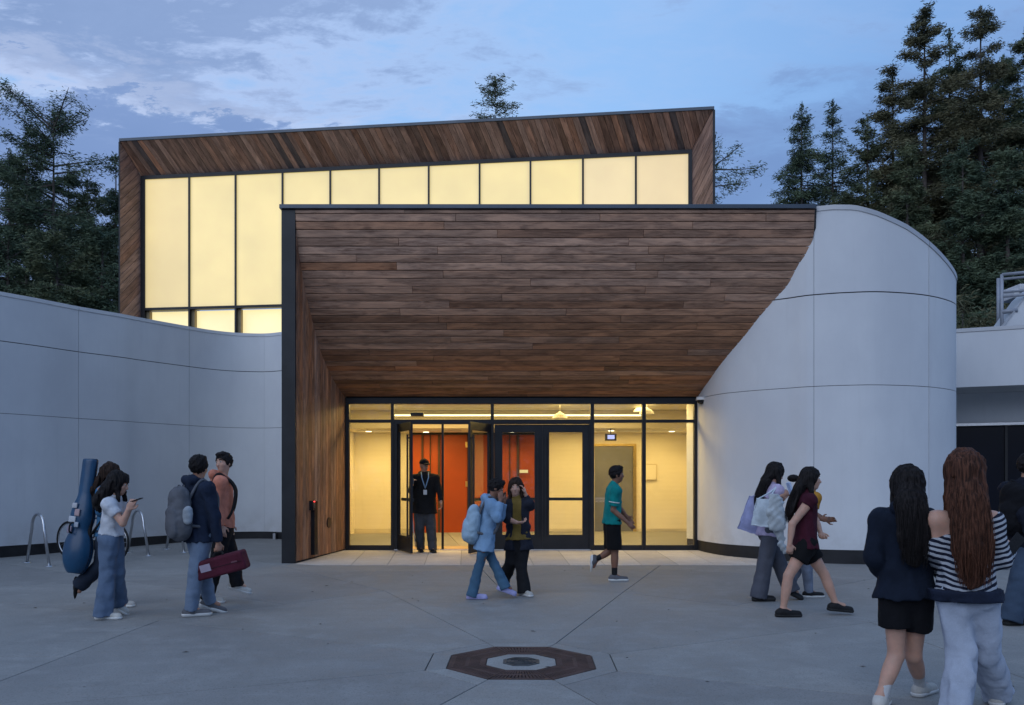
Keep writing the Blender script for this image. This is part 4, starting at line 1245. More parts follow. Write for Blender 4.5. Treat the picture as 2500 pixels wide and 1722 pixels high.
GL = 'evergreen trees behind the left wall'
conifer(131, 272, 36, 3.1, 'tallest tree left of the hall, flat-topped with a bare pale trunk', 0.45, 120, 15000, 0.13, LEAF2, 0.0, 0.16, 0.20, tr=0.22, rag=0.6, group=GL, crown_z0=5.0)
conifer(66, 308, 37, 1.9, 'second slim ragged evergreen, just left of the tallest one', 0.42, 62, 14000, 0.13, LEAF2, 0.15, 0.5, 0.25, group=GL, tr=0.18, rag=0.55, crown_z0=4.5)
conifer(24, 365, 40, 2.3, 'evergreen at the left photo edge with a rounded ragged top', 0.3, 80, 22000, 0.14, LEAF2, 0.15, 0.5, 0.15, group=GL, crown_z0=3)
conifer(283, 380, 41, 2.4, 'evergreen half hidden by the timber hall corner on the left', 0.3, 80, 22000, 0.14, LEAF2, 0.18, 0.6, 0.12, group=GL, crown_z0=3)
conifer(214, 440, 38, 2.7, 'bushy evergreen filling the gap beside the tallest left tree', 0.2, 90, 26000, 0.14, LEAF1, 0.18, 0.55, 0.1, group=GL, crown_z0=3)
conifer(168, 400, 43, 2.8, 'evergreen standing right behind the tallest left tree', 0.2, 90, 24000, 0.14, LEAF2, 0.18, 0.55, 0.1, group=GL, crown_z0=3)
conifer(95, 440, 42, 3.0, 'low dark evergreen between the left trunks', 0.2, 90, 26000, 0.15, LEAF2, 0.18, 0.5, 0.1, group=GL, crown_z0=2)
conifer(-60, 400, 40, 3.0, 'evergreen mostly beyond the left photo edge', 0.2, 80, 20000, 0.15, LEAF2, 0.18, 0.5, 0.1, group=GL, crown_z0=2)
conifer(250, 560, 34, 2.6, 'short dark bushy evergreen low against the timber hall', 0.1, 80, 22000, 0.14, LEAF2, 0.15, 0.45, group=GL, crown_z0=1)
conifer(20, 560, 34, 3.4, 'short dark evergreen just over the wall at the far left', 0.1, 90, 24000, 0.14, LEAF2, 0.15, 0.45, group=GL, crown_z0=1)
conifer(140, 600, 33, 3.2, 'short dark evergreen just over the wall below the tall pale trunk', 0.1, 90, 24000, 0.14, LEAF1, 0.15, 0.45, group=GL, crown_z0=1)

conifer(1209, 188, 52, 4.6, 'lone small conifer tip poking up behind the hall roof', 0.60, 110, 8000, 0.16, LEAF1, 0.1, 0.75, 0.1, tr=0.16, rag=0.4)
conifer(1738, 335, 30, 2.6, 'sparse small-leaved tree with thin reaching branches right of the hall', 0.45, 60, 5200, 0.10, LEAF2, -0.1, 0.35, 0.35, tr=0.12, rag=0.6, nm='broadleaf_tree')

GR = 'tall redwoods behind the white drum'
conifer(1957, 256, 48, 5.2, 'left of the two smaller conifers above the canopy corner', 0.30, 210, 36000, 0.15, LEAF2, 0.2, 0.95, 0.0, group=GR, tr=0.25)
conifer(2033, 246, 50, 4.4, 'right, darker of the two smaller conifers above the canopy corner', 0.30, 200, 32000, 0.15, LEAF2, 0.15, 0.95, 0.0, group=GR, tr=0.25)
conifer(2118, 285, 46, 4.2, 'shorter redwood at the left edge of the tall clump', 0.2, 110, 28000, 0.16, LEAF1, 0.3, 0.75, 0.05, group=GR)
conifer(2180, 165, 46, 4.1, 'middle-height bushy redwood left of the tallest spire', 0.2, 130, 36000, 0.16, LEAF3, 0.3, 0.7, 0.05, group=GR)
conifer(2257, 17, 44, 4.1, 'tallest left redwood spire with a thin open top', 0.25, 140, 40000, 0.15, LEAF3, 0.3, 0.72, 0.06, group=GR, tr=0.34)
conifer(2318, 84, 47, 3.9, 'redwood between the two tallest spires, rounder at the top', 0.22, 130, 36000, 0.16, LEAF1, 0.3, 0.7, 0.05, group=GR)
conifer(2394, 15, 43, 4.2, 'tallest right redwood with a dense broad tip', 0.25, 150, 42000, 0.15, LEAF3, 0.25, 0.62, 0.06, group=GR, tr=0.36)
conifer(2505, 70, 44, 3.8, 'redwood cut by the right photo edge', 0.2, 140, 36000, 0.16, LEAF1, 0.25, 0.65, 0.05, group=GR)
conifer(2450, 135, 47, 3.5, 'redwood standing behind the two rightmost tall ones', 0.2, 130, 32000, 0.16, LEAF2, 0.3, 0.65, 0.05, group=GR)
conifer(2215, 350, 40, 2.8, 'lower redwood in front of the tall clump, above the drum crest', 0.15, 120, 32000, 0.15, LEAF1, 0.3, 0.65, 0.05, group=GR)
conifer(2350, 340, 39, 2.9, 'lower dark redwood in front of the tall clump, above the drum shoulder', 0.15, 120, 32000, 0.15, LEAF2, 0.3, 0.65, 0.05, group=GR)
conifer(2460, 360, 38, 2.9, 'lower dark redwood above the roof guard rail', 0.15, 120, 32000, 0.15, LEAF2, 0.3, 0.65, 0.05, group=GR)
conifer(2600, 200, 42, 4.0, 'redwood mostly beyond the right photo edge', 0.15, 100, 20000, 0.18, LEAF2, 0.3, 0.65, 0.05, group=GR)
def shrub(px, D, z0, z1, R, label, mat, n=9000):
    c = P(px, YH, D)
    t = empty('shrub', (c.x, D, z0), label, 'shrub', 'shrubs behind the right wing')
    tube('stem', [V(c.x, D, 0.1), V(c.x, D, z1 - 0.5)], [0.06, 0.02], BARK, t, seg=6)
    k = 60
    cc_ = np.array([c.x, D, (z0 + z1) / 2]) + RNG.normal(size=(k, 3)) * np.array([R * 0.45, R * 0.45, (z1 - z0) * 0.25])
    cen = cc_[RNG.integers(0, k, n)] + RNG.normal(size=(n, 3)) * 0.22
    leaf_mesh('foliage', cen, 0.11, mat, t, 0.8)
shrub(2350, 27, 2.5, 7.4, 1.5, 'brownish shrub behind the wing, against the drum edge', LEAF3)
shrub(2410, 28, 2.5, 7.0, 1.6, 'darker shrub behind the wing, left of the guard rail', LEAF2)
shrub(2480, 29, 2.5, 7.6, 1.8, 'dark shrub behind the guard rail', LEAF2)
shrub(2560, 28, 2.5, 7.6, 1.8, 'dark shrub beyond the right photo edge', LEAF2)
# the wood across the plaza, behind the viewer, which the glazing reflects
k = 220
cc_ = np.stack([RNG.uniform(-60, 60, k), RNG.uniform(-46, -36, k), RNG.uniform(0.5, 9, k)], 1)
cen = cc_[RNG.integers(0, k, 26000)] + RNG.normal(size=(26000, 3)) * 1.5
o = leaf_mesh('wood', cen, 0.8, LEAF2, None, 0.8)
tag(o, 'dark belt of trees across the plaza behind the viewer', 'wood', kind='stuff')

# ================================================================== PEOPLE
def nrmz(v): return v / (np.linalg.norm(v) + 1e-9)
class Solid:
    "distance-field modelling: smoothly blended limbs turned into one closed skin"
    def __init__(s): s.p = []
    def cap(s, a, b, ra, rb=None, flat=None, k=0.02, bulge=0.0, cut=False):
        s.p.append(('cap', np.array(a, 'f'), np.array(b, 'f'), ra, ra if rb is None else rb, flat, k, bulge, cut)); return s
    def ell(s, c, ax, r, k=0.02):
        "ax: three orthonormal axes, r: three radii"
        s.p.append(('ell', np.array(c, 'f'), np.array(ax, 'f'), np.array(r, 'f'), k)); return s
    def sub(s, c, ax, r, k=0.01):
        s.p.append(('sub', np.array(c, 'f'), np.array(ax, 'f'), np.array(r, 'f'), k)); return s
    def plane(s, p, n, k=0.006):
        "remove everything on the side n points to"
        s.p.append(('plane', np.array(p, 'f'), nrmz(np.array(n, 'f')), k)); return s
    def build(s, name, vox, mat, parent, wrinkle=0.0, wl_=0.09, stretch=(1, 1, 1), seed=0, color=None, adapt=0.0, **k):
        lo = np.full(3, 1e9); hi = np.full(3, -1e9)
        for q in s.p:
            if q[0] == 'cap':
                r = max(q[3], q[4]) * 1.1 + abs(q[7]); lo = np.minimum(lo, np.minimum(q[1], q[2]) - r); hi = np.maximum(hi, np.maximum(q[1], q[2]) + r)
            elif q[0] == 'ell':
                r = q[3].max(); lo = np.minimum(lo, q[1] - r); hi = np.maximum(hi, q[1] + r)
        pad = 3 * vox + wrinkle * 1.5
        lo -= pad; hi += pad
        n = np.ceil((hi - lo) / vox).astype(int) + 1
        D_ = np.full(n, 0.2, 'f')
        gx = [lo[i] + np.arange(n[i], dtype='f') * vox for i in range(3)]
        def window(a, b, ext):
            i0 = np.clip(((a - ext - lo) / vox).astype(int), 0, n - 1); i1 = np.clip(((b + ext - lo) / vox).astype(int) + 2, 1, n)
            sl = tuple(slice(i0[i], i1[i]) for i in range(3))
            X = np.stack(np.meshgrid(*[gx[i][sl[i]] for i in range(3)], indexing='ij'), -1)
            return sl, X
        for q in s.p:
            if q[0] == 'cap':
                _, a, b, ra, rb, flat, kk, bul, cut = q
                r = max(ra, rb) + abs(bul)
                sl, X = window(np.minimum(a, b), np.maximum(a, b), r + kk + 0.03)
                ab = b - a; L2 = float(ab @ ab) + 1e-9
                t = np.clip(((X - a) @ ab) / L2, 0, 1)
                w = X - (a + t[..., None] * ab)
                if flat is not None:
                    nn, f = np.array(flat[0], 'f'), flat[1]
                    c = w @ nn
                    w = w + nn * (c * (1 / f - 1))[..., None]
                rr = ra + (rb - ra) * t
                if bul: rr = rr + bul * np.sin(np.pi * np.clip(t * 1.3, 0, 1)) 
                d = np.sqrt((w * w).sum(-1)) - rr
                if flat is not None: d *= (0.5 + 0.5 * f)
                if cut: d = np.maximum(d, (X - b) @ (ab / math.sqrt(L2)))
            elif q[0] in ('ell', 'sub'):
                _, c, ax, r, kk = q
                sl, X = window(c, c, r.max() + kk + 0.03)
                w = (X - c) @ ax.T
                k0 = np.sqrt(((w / r) ** 2).sum(-1)); k1 = np.sqrt(((w / (r * r)) ** 2).sum(-1)) + 1e-6
                d = k0 * (k0 - 1) / k1
            else:
                _, p, nn, kk = q
                h = gx[0][:, None, None] * nn[0] + gx[1][None, :, None] * nn[1] + gx[2][None, None, :] * nn[2] - float(p @ nn)
                D_ = np.maximum(D_, h); continue
            cur = D_[sl]
            if q[0] == 'sub':
                D_[sl] = np.maximum(cur, -d)
            else:
                h = np.clip(0.5 + 0.5 * (cur - d) / max(kk, 1e-4), 0, 1)
                D_[sl] = cur * (1 - h) + d * h - kk * h * (1 - h)
        if wrinkle:
            rg = np.random.default_rng(seed + 5)
            acc_ = np.zeros(n, 'f')
            for q in range(7):
                kv = rg.normal(size=3) * np.array(stretch); kv = kv / np.linalg.norm(kv) * (2 * np.pi / (wl_ * rg.uniform(0.6, 1.9)))
                ph = rg.uniform(0, 6.28)
                kv2 = rg.normal(size=3) * 9; 
                base_ = gx[0][:, None, None] * kv[0] + gx[1][None, :, None] * kv[1] + gx[2][None, None, :] * kv[2] + ph
                warp = np.sin(gx[0][:, None, None] * kv2[0] + gx[1][None, :, None] * kv2[1] + gx[2][None, None, :] * kv2[2]) * 1.6
                sn = np.sin(base_ + warp)
                acc_ += sn * np.abs(sn)
            D_ += acc_ * (wrinkle / 2.6)
        D_[0], D_[-1] = 0.2, 0.2; D_[:, 0], D_[:, -1] = 0.2, 0.2; D_[:, :, 0], D_[:, :, -1] = 0.2, 0.2
        g = vdb.FloatGrid(background=0.2)
        g.copyFromArray(np.ascontiguousarray(D_, 'f'))
        pts, tris, quads = g.convertToPolygons(isovalue=0.0, adaptivity=adapt)
        pts = pts * vox + lo
        faces = [tuple(f) for f in quads[:, ::-1].tolist()] + [tuple(f) for f in tris[:, ::-1].tolist()]
        me = bpy.data.meshes.new(name)
        me.from_pydata(pts.tolist(), [], faces)
        # outward normals
        if len(quads):
            a, b, c = pts[quads[:, 0]], pts[quads[:, 1]], pts[quads[:, 2]]
            cen = pts.mean(0)
            vol = (np.cross(b - a, c - a) * (a - cen)).sum()
            if vol > 0: me.flip_normals()
        me.polygons.foreach_set('use_smooth', [True] * len(me.polygons))
        me.materials.append(mat)
        o = bpy.data.objects.new(name, me); COL.objects.link(o)
        if parent is not None:
            o.parent = parent; o.matrix_parent_inverse = parent_inv(parent)
        if color: o.color = (*color, 1)
        return tag(o, **k)

def mat_cloth(name, c, rough=0.85, var=0.18, bump=0.35):
    m = M(name, rough, 0, 0.2)
    co = m.coord('Object')
    nz = m.noise(co, 7.0, 4, 0.6)
    m.col(m.mix(m.ramp(nz, 0.3, 0.7), tuple(x * (1 - var) for x in c), tuple(min(1, x * (1 + var)) for x in c)))
    h = m.math('ADD', m.noise(m.coord('Object', scale=(1.2, 1.2, 0.7)), 13, 5, 0.6, 1.6), m.math('MULTIPLY', m.noise(co, 400, 2, 0.5), 0.3))
    m.bump(h, bump * 1.3, 0.022)
    return m.m
def mat_skin(name, c):
    m = M(name, 0.5, 0, 0.35)
    co = m.coord('Object')
    nz = m.noise(co, 12.0, 4, 0.6)
    m.col(m.mix(m.ramp(nz, 0.3, 0.7), tuple(x * 0.9 for x in c), (min(1, c[0] * 1.1), c[1] * 1.02, c[2])))
    m.b.inputs['Subsurface Weight'].default_value = 0.08
    m.b.inputs['Subsurface Scale'].default_value = 0.01
    return m.m
def mat_hair(name, c):
    m = M(name, 0.6, 0, 0.15)
    co = m.coord('Object', scale=(60, 60, 3))
    nz = m.noise(co, 1.5, 4, 0.6, 0.5)
    m.col(m.mix(m.ramp(nz, 0.35, 0.65), tuple(x * 0.4 for x in c), tuple(min(1, x * 2.0) for x in c)))
    m.bump(nz, 0.9, 0.010)
    return m.m
def mat_denim(name, c):
    m = M(name, 0.85, 0, 0.2)
    co = m.coord('Object')
    a = m.noise(co, 5.0, 4, 0.6); b = m.noise(co, 160, 2, 0.7)
    k = m.mix(m.ramp(a, 0.3, 0.75), tuple(x * 0.88 for x in c), tuple(x * 1.15 for x in c))
    k = m.mix(m.math('MULTIPLY', m.ramp(b, 0.5, 0.8), 0.3), k, tuple(x * 1.8 for x in c))
    m.col(k); m.bump(m.noise(co, 20, 4, 0.6, 1.0), 0.35, 0.012)
    return m.m
def mat_stripes(name, a, b, pitch, duty=0.5):
    m = M(name, 0.85, 0, 0.2)
    co = m.coord('Object')
    sp = m.n('ShaderNodeSeparateXYZ'); m.set(sp.inputs[0], co)
    w = m.math('MULTIPLY', m.noise(co, 4.5, 3, 0.6), pitch * 1.4)
    tilt = m.math('MULTIPLY', m.math('ABSOLUTE', m.math('SUBTRACT', sp.outputs[0], 2.9)), 0.35)
    v = m.math('FRACT', m.math('DIVIDE', m.math('SUBTRACT', m.math('ADD', sp.outputs[2], w), tilt), pitch))
    f = m.math('GREATER_THAN', v, duty)
    m.col(m.mix(f, a, b)); m.bump(m.noise(co, 20, 4, 0.6, 1.0), 0.35, 0.012)
    return m.m
SKIN_L = mat_skin('skin_light', (0.50, 0.30, 0.22)); SKIN_M = mat_skin('skin_tan', (0.40, 0.22, 0.15)); SKIN_D = mat_skin('skin_brown', (0.22, 0.11, 0.07))
HAIR_B = mat_hair('black_hair', (0.010, 0.008, 0.008)); HAIR_D = mat_hair('dark_brown_hair', (0.022, 0.012, 0.008)); HAIR_R = mat_hair('auburn_hair', (0.060, 0.024, 0.014))
EYEW = mat_simple('eye_white', (0.6, 0.58, 0.55), 0.3); EYED = mat_simple('eye_dark', (0.01, 0.008, 0.006), 0.2); LIP = mat_simple('lips', (0.30, 0.10, 0.08), 0.5)
SHOE_BK = mat_cloth('black_shoe', (0.012, 0.012, 0.013), 0.6); SHOE_GY = mat_cloth('grey_shoe', (0.12, 0.12, 0.13)); SHOE_W = mat_cloth('off_white_shoe', (0.50, 0.48, 0.44)); SOLE_W = mat_simple('white_sole', (0.62, 0.62, 0.60), 0.6); SOLE_B = mat_simple('black_sole', (0.015, 0.015, 0.015), 0.7)
def ball(name, c, r, mat, parent, sc=(1, 1, 1)):
    vs, fs = [], []
    for i in range(7):
        th = math.pi * i / 6
        for j in range(10):
            ph = 2 * math.pi * j / 10
            vs.append(Vector(c) + V(r * sc[0] * math.sin(th) * math.cos(ph), r * sc[1] * math.sin(th) * math.sin(ph), r * sc[2] * math.cos(th)))
    for i in range(6):
        for j in range(10): fs.append((i * 10 + j, i * 10 + (j + 1) % 10, (i + 1) * 10 + (j + 1) % 10, (i + 1) * 10 + j))
    return mesh(name, vs, fs, mat, parent, smooth=True)

def person(label, D, b, neck, pelvis, head, arms, legs, skin, hair, top, pants, f=None, pitch=0.0, s=1.0, fat=1.0,
           sex='f', shoes=None, hairstyle='short', vox=0.0075, extras=None, grp=None, hand_curl=0.5, roll=0.0):
    """b: angle the body faces (0 = right in the photo, 90 = away from the viewer); f: the same for the face.
    Joints are (px, py, metres nearer(-)/farther(+) than D)."""
    J = lambda q: np.array(P(q[0], q[1], D + (q[2] if len(q) > 2 else 0)))
    bd = np.array([math.cos(math.radians(b)), math.sin(math.radians(b)), 0]); f = b if f is None else f
    fd = np.array([math.cos(math.radians(f)) * math.cos(pitch), math.sin(math.radians(f)) * math.cos(pitch), math.sin(pitch)])
    left = np.array([-bd[1], bd[0], 0]); up = np.array([0, 0, 1.0])
    fl = nrmz(np.cross(up, fd)); fu = np.cross(fd, fl)
    if roll: fu = nrmz(fu + fl * roll); fl = nrmz(np.cross(fu, fd))
    N, Pv, Hd = J(neck), J(pelvis), J(head)
    t = empty('person', (Pv[0], Pv[1], gz(Pv[1])), label, 'person', grp)
    shw = (0.175 if sex == 'm' else 0.155) * s * (0.5 + 0.5 * fat); hpw = 0.076 * s
    spine = nrmz(N - Pv)
    SH = {'L': N + left * shw - spine * 0.078 * s, 'R': N - left * shw - spine * 0.078 * s}
    HP = {'L': Pv + left * hpw, 'R': Pv - left * hpw}
    B = Solid()
    # torso
    chest = N - spine * 0.17 * s; waist = Pv + spine * 0.13 * s
    cr = (0.145 if sex == 'm' else 0.125) * s * fat
    B.cap(chest, waist, cr, cr * (0.9 if sex == 'm' else 0.78), (bd, 0.66), 0.03)
    B.cap(waist, Pv + spine * 0.02, cr * 0.80, 0.112 * s * (0.5 + 0.5 * fat), (bd, 0.70), 0.03)
    B.cap(SH['L'] , SH['R'], 0.062 * s, None, None, 0.05)
    B.cap(N - spine * 0.05 * s, Hd - fu * 0.06 * s - fd * 0.01, 0.058 * s, 0.052 * s, None, 0.02)
    # head
    hs = s * 0.98
    B.ell(Hd + fu * 0.022 * hs - fd * 0.012 * hs, [fd, fl, fu], np.array([0.094, 0.076, 0.098]) * hs, 0.02)
    B.ell(Hd - fu * 0.035 * hs + fd * 0.018 * hs, [fd, fl, fu], np.array([0.072, 0.058, 0.078]) * hs, 0.03)
    B.ell(Hd - fu * 0.088 * hs + fd * 0.052 * hs, [fd, fl, fu], np.array([0.024, 0.026, 0.022]) * hs, 0.025)
    B.cap(Hd + fu * 0.006 * hs + fd * 0.084 * hs, Hd - fu * 0.030 * hs + fd * 0.100 * hs, 0.008 * hs, 0.0135 * hs, None, 0.012)
    for sg_ in (1, -1):
        B.ell(Hd - fu * 0.012 * hs + fl * sg_ * 0.076 * hs - fd * 0.012, [fd, fl, fu], np.array([0.020, 0.008, 0.031]) * hs, 0.006)
        B.sub(Hd + fu * 0.010 * hs + fl * sg_ * 0.033 * hs + fd * 0.094 * hs, [fd, fl, fu], np.array([0.014, 0.020, 0.012]) * hs)
        B.ell(Hd + fu * 0.010 * hs + fl * sg_ * 0.032 * hs + fd * 0.074 * hs, [fd, fl, fu], np.array([0.012, 0.012, 0.012]) * hs, 0.004)
        B.cap(Hd - fu * 0.020 * hs + fl * sg_ * 0.040 * hs + fd * 0.062 * hs, Hd - fu * 0.030 * hs + fl * sg_ * 0.048 * hs + fd * 0.05 * hs, 0.016 * hs, None, None, 0.02)
        B.cap(Hd + fu * 0.034 * hs + fl * sg_ * 0.020 * hs + fd * 0.082 * hs, Hd + fu * 0.034 * hs + fl * sg_ * 0.05 * hs + fd * 0.066 * hs, 0.007 * hs, None, None, 0.012)
    B.cap(Hd - fu * 0.058 * hs + fl * 0.016 * hs + fd * 0.078 * hs, Hd - fu * 0.058 * hs - fl * 0.016 * hs + fd * 0.078 * hs, 0.0085 * hs, None, None, 0.008)
    # arms and hands
    AR = {}
    for sd in arms:
        e, w = J(arms[sd][0]), J(arms[sd][1])
        sh = SH[sd]
        L1, L2 = 0.29 * s, 0.255 * s
        AR[sd] = (sh, e, w)
        B.cap(sh, e, 0.050 * s * fat, 0.038 * s, None, 0.03)
        B.cap(e, w, 0.038 * s, 0.026 * s, None, 0.015, 0.004)
        fdv = nrmz(w - e)
        hd = nrmz(np.array(arms[sd][2])) if len(arms[sd]) > 2 else fdv
        out_ = left if sd == 'L' else -left
        pn = np.cross(hd, bd if abs(hd @ bd) < 0.8 else up); pn = nrmz(pn)         # across which the palm is thin
        if pn @ out_ < 0: pn = -pn
        ac = nrmz(np.cross(pn, hd))                                                # across the knuckles
        if ac @ bd < 0: ac = -ac
        pc_ = w + hd * 0.045 * s
        B.ell(pc_, [hd, ac, pn], np.array([0.050, 0.040, 0.017]) * s, 0.012)
        cl = hand_curl
        for q, (o_, ln) in enumerate(((0.028, 0.072), (0.0095, 0.080), (-0.0095, 0.075), (-0.028, 0.060))):
            a0 = w + hd * 0.082 * s + ac * o_ * s
            c_ = cl + 0.12 * q
            d1 = nrmz(hd * math.cos(c_) - pn * math.sin(c_)); d2 = nrmz(hd * math.cos(c_ * 2.1) - pn * math.sin(c_ * 2.1))
            m_ = a0 + d1 * ln * 0.52 * s; e_ = m_ + d2 * ln * 0.48 * s
            B.cap(a0 - hd * 0.015 * s, m_, 0.0092 * s, 0.0085 * s, None, 0.004); B.cap(m_, e_, 0.0085 * s, 0.0072 * s, None, 0.003)
        th0 = w + hd * 0.02 * s + ac * 0.026 * s
        th1 = th0 + nrmz(hd * 0.6 + ac * 0.75 - pn * 0.2) * 0.042 * s; th2 = th1 + nrmz(hd + ac * 0.15 - pn * 0.4) * 0.034 * s
        B.cap(th0, th1, 0.013 * s, 0.010 * s, None, 0.008); B.cap(th1, th2, 0.010 * s, 0.0082 * s, None, 0.003)
    # legs
    LG = {}
    for sd in legs:
        kn, an, toe = J(legs[sd][0]), J(legs[sd][1]), J(legs[sd][2])
        planted = len(legs[sd]) > 3 and legs[sd][3]
        if planted:
            g_ = gz(an[1]); an = np.array([an[0], an[1], g_ + 0.085 * s]); toe = np.array([toe[0], toe[1], g_ + 0.03])
        LG[sd] = (HP[sd], kn, an, toe)
        B.cap(HP[sd], kn, 0.084 * s * fat, 0.054 * s, None, 0.03)
        B.cap(kn, an, 0.052 * s, 0.034 * s, None, 0.02, 0.010 * s)
        fv = nrmz(toe - an) if not planted else nrmz(np.array([toe[0] - an[0], toe[1] - an[1], 0]))
        B.cap(an - np.array([0, 0, 0.0]), an + fv * 0.09 * s - np.array([0, 0, 0.035 * s]) * (1 if planted else 0.3), 0.034 * s, 0.026 * s, None, 0.02)
    B.build('body', vox, skin, t, adapt=0.02)
    # eyes, brows, mouth
    for sg_ in (1, -1):
        e_ = Hd + fu * 0.010 * hs + fl * sg_ * 0.032 * hs + fd * 0.080 * hs
        ball('eye', e_, 0.0095 * hs, EYEW, t)
        ball('pupil', e_ + fd * 0.0045 * hs, 0.0070 * hs, EYED, t)
        q0 = Hd + fu * 0.036 * hs + fl * sg_ * 0.016 * hs + fd * 0.092 * hs; q1 = Hd + fu * 0.040 * hs + fl * sg_ * 0.034 * hs + fd * 0.086 * hs; q2 = Hd + fu * 0.034 * hs + fl * sg_ * 0.052 * hs + fd * 0.073 * hs
        tube('eyebrow', [q0, q1, q2], [0.005, 0.006, 0.004], hair, t, seg=6)
    q = [Hd - fu * 0.058 * hs + fl * x * hs + fd * (0.087 - abs(x) * 0.5) * hs for x in (-0.022, -0.011, 0, 0.011, 0.022)]
    tube('mouth', q, [0.002, 0.0055, 0.0065, 0.0055, 0.002], LIP, t, seg=6)
    # hair
    Hh = Solid()
    vh = 0.009
    if hairstyle != 'cap':
        thick = 0.016 if hairstyle == 'short' else 0.022
        Hh.ell(Hd + fu * 0.032 * hs - fd * 0.016 * hs, [fd, fl, fu], (np.array([0.094, 0.076, 0.094]) + thick) * hs, 0.02)
        Hh.sub(Hd - fu * 0.052 * hs + fd * 0.085 * hs, [fd, fl, fu], np.array([0.085, 0.064 if hairstyle != 'short' else 0.098, 0.108]) * hs)
        if hairstyle == 'short':
            Hh.sub(Hd - fu * 0.10 * hs + fd * 0.05 * hs, [fd, fl, fu], np.array([0.10, 0.12, 0.085]) * hs)
            Hh.ell(Hd + fu * 0.105 * hs + fd * 0.040 * hs, [fd, fl, fu], np.array([0.055, 0.060, 0.030]) * hs, 0.02)
            Hh.build('hair', vh, hair, t, 0.006, 0.03, (1, 1, 0.6), adapt=0.02)
        else:
            ln = top.get('hairlen', 0.40) * s; wd_ = top.get('hairw', 1.0)
            back = Hd - fd * 0.045 * s
            offb = (0.155 if top.get('hood') else 0.0)
            p1_ = N - bd * (0.085 + (0.05 if top.get('hood') else 0)) * s + up * 0.04 * s
            dn_ = max(0.05, ln - (back[2] - p1_[2]))
            p2_ = N - spine * dn_ * 0.55 - bd * (cr * 0.72 + top.get('loose', 0.02) + 0.030) + np.array(top.get('hairoff', (0, 0, 0))) * 0.5
            p3_ = N - spine * dn_ - bd * (cr * 0.72 + top.get('loose', 0.02) + 0.022) + np.array(top.get('hairoff', (0, 0, 0)))
            Hh.cap(back + up * 0.02, p1_, 0.086 * s * wd_, 0.088 * s * wd_, (bd, 0.66), 0.04)
            Hh.cap(p1_, p2_, 0.088 * s * wd_, 0.088 * s * wd_, (bd, 0.46), 0.03)
            Hh.cap(p2_, p3_, 0.088 * s * wd_, 0.050 * s * wd_, (bd, 0.36), 0.03)
            for sg_ in (1, -1):
                a_ = Hd + fl * sg_ * 0.074 * hs + fu * 0.02 - fd * 0.008
                c_ = a_ - up * min(ln, 0.30 * s) + fl * sg_ * 0.012 + bd * 0.03
                Hh.cap(a_, c_, 0.034 * s, 0.022 * s, None, 0.03)
            Hh.build('hair', vh, hair, t, 0.008, 0.040, (1, 1, 0.12), adapt=0.02)
            if top.get('strands'):
                rg = np.random.default_rng(int(D * 31)); vs, fs = [], []
                for q in range(top['strands']):
                    la = rg.uniform(-1.25, 1.25); el_ = rg.uniform(0.1, 1.2)
                    dr = nrmz(-fd * math.cos(la) + fl * math.sin(la) * 1.0)
                    q0 = Hd + fu * 0.032 * hs + (dr * math.cos(el_) * 0.104 + fu * math.sin(el_) * 0.112) * hs
                    q1 = Hd - fu * 0.05 * s + dr * np.array(0.108 * s) * (0.9 if abs(la) > 0.9 else 1.0) * (0.9 + 0.15 * wd_)
                    lt = math.sin(la) * 0.088 * s * wd_ * rg.uniform(0.9, 1.12)
                    bk_ = math.sqrt(max(0.02, 1 - math.sin(la) ** 2))
                    q2 = p1_ - bd * 0.060 * s * bk_ * wd_ + left * lt
                    fr_ = rg.uniform(0.7, 1.12)
                    q3 = p1_ + (p2_ - p1_) * 1.0 - bd * 0.045 * s * bk_ + left * lt * 1.02 + rg.normal(size=3) * 0.004
                    q4 = p1_ + (p3_ - p1_) * fr_ - bd * 0.036 * s * bk_ + left * lt * (0.75 + 0.2 * rg.random()) + rg.normal(size=3) * 0.008
                    pp = catmull([Vector(x) for x in (q0, q1, q2, q3, q4)], 4)
                    wdt = rg.uniform(0.0015, 0.004)
                    k0_ = len(vs)
                    for z_, p_ in enumerate(pp):
                        pp_ = np.array(p_) - bd * (0.006 * math.sin(z_ * 0.9 + q)) + left * 0.004 * math.sin(z_ * 0.7 + q * 1.7)
                        ww = wdt * (1 - 0.7 * z_ / len(pp))
                        vs += [Vector(pp_ - left * ww), Vector(pp_ + left * ww), Vector(pp_ - bd * ww)]
                        if z_:
                            o_ = k0_ + 3 * z_
                            fs += [(o_ - 3, o_ - 1, o_ + 2, o_), (o_ - 1, o_ - 2, o_ + 1, o_ + 2)]
                tag(mesh('hair_strands', vs, fs, hair, t, smooth=True), kind='stuff')
    # top garment
    T_ = Solid()
    g0 = top.get('loose', 0.02) * s
    hem = Pv - spine * top.get('hem', 0.06) * s
    rh = max(top.get('hemr', 0.155), 0.158) * s * (0.5 + 0.5 * fat)
    pr0 = pants.get('r', (0.105, 0, 0))[0]
    if pants.get('len', 1.0) > 0 and top.get('hem', 0.06) >= 0: rh = max(rh, (0.076 + pr0 * 0.96 * fat + 0.016) * s - g0 * 0.6)
    T_.cap(chest, waist, cr + g0, cr * (0.94 if sex == 'm' else 0.9) + g0, (bd, 0.70), 0.03)
    T_.cap(waist, hem, cr * 0.92 + g0, rh + g0 * 0.6, (bd, 0.74), 0.04)
    if not top.get('offshoulder'):
        T_.cap(SH['L'], SH['R'], 0.064 * s + g0 * 0.5, None, None, 0.05)
        T_.cap(N - spine * 0.07 * s, N + spine * 0.005, 0.078 * s, 0.064 * s, None, 0.03)
    sl_ = top.get('sleeve', (1.0, 0.055, 0.05, 0.042))
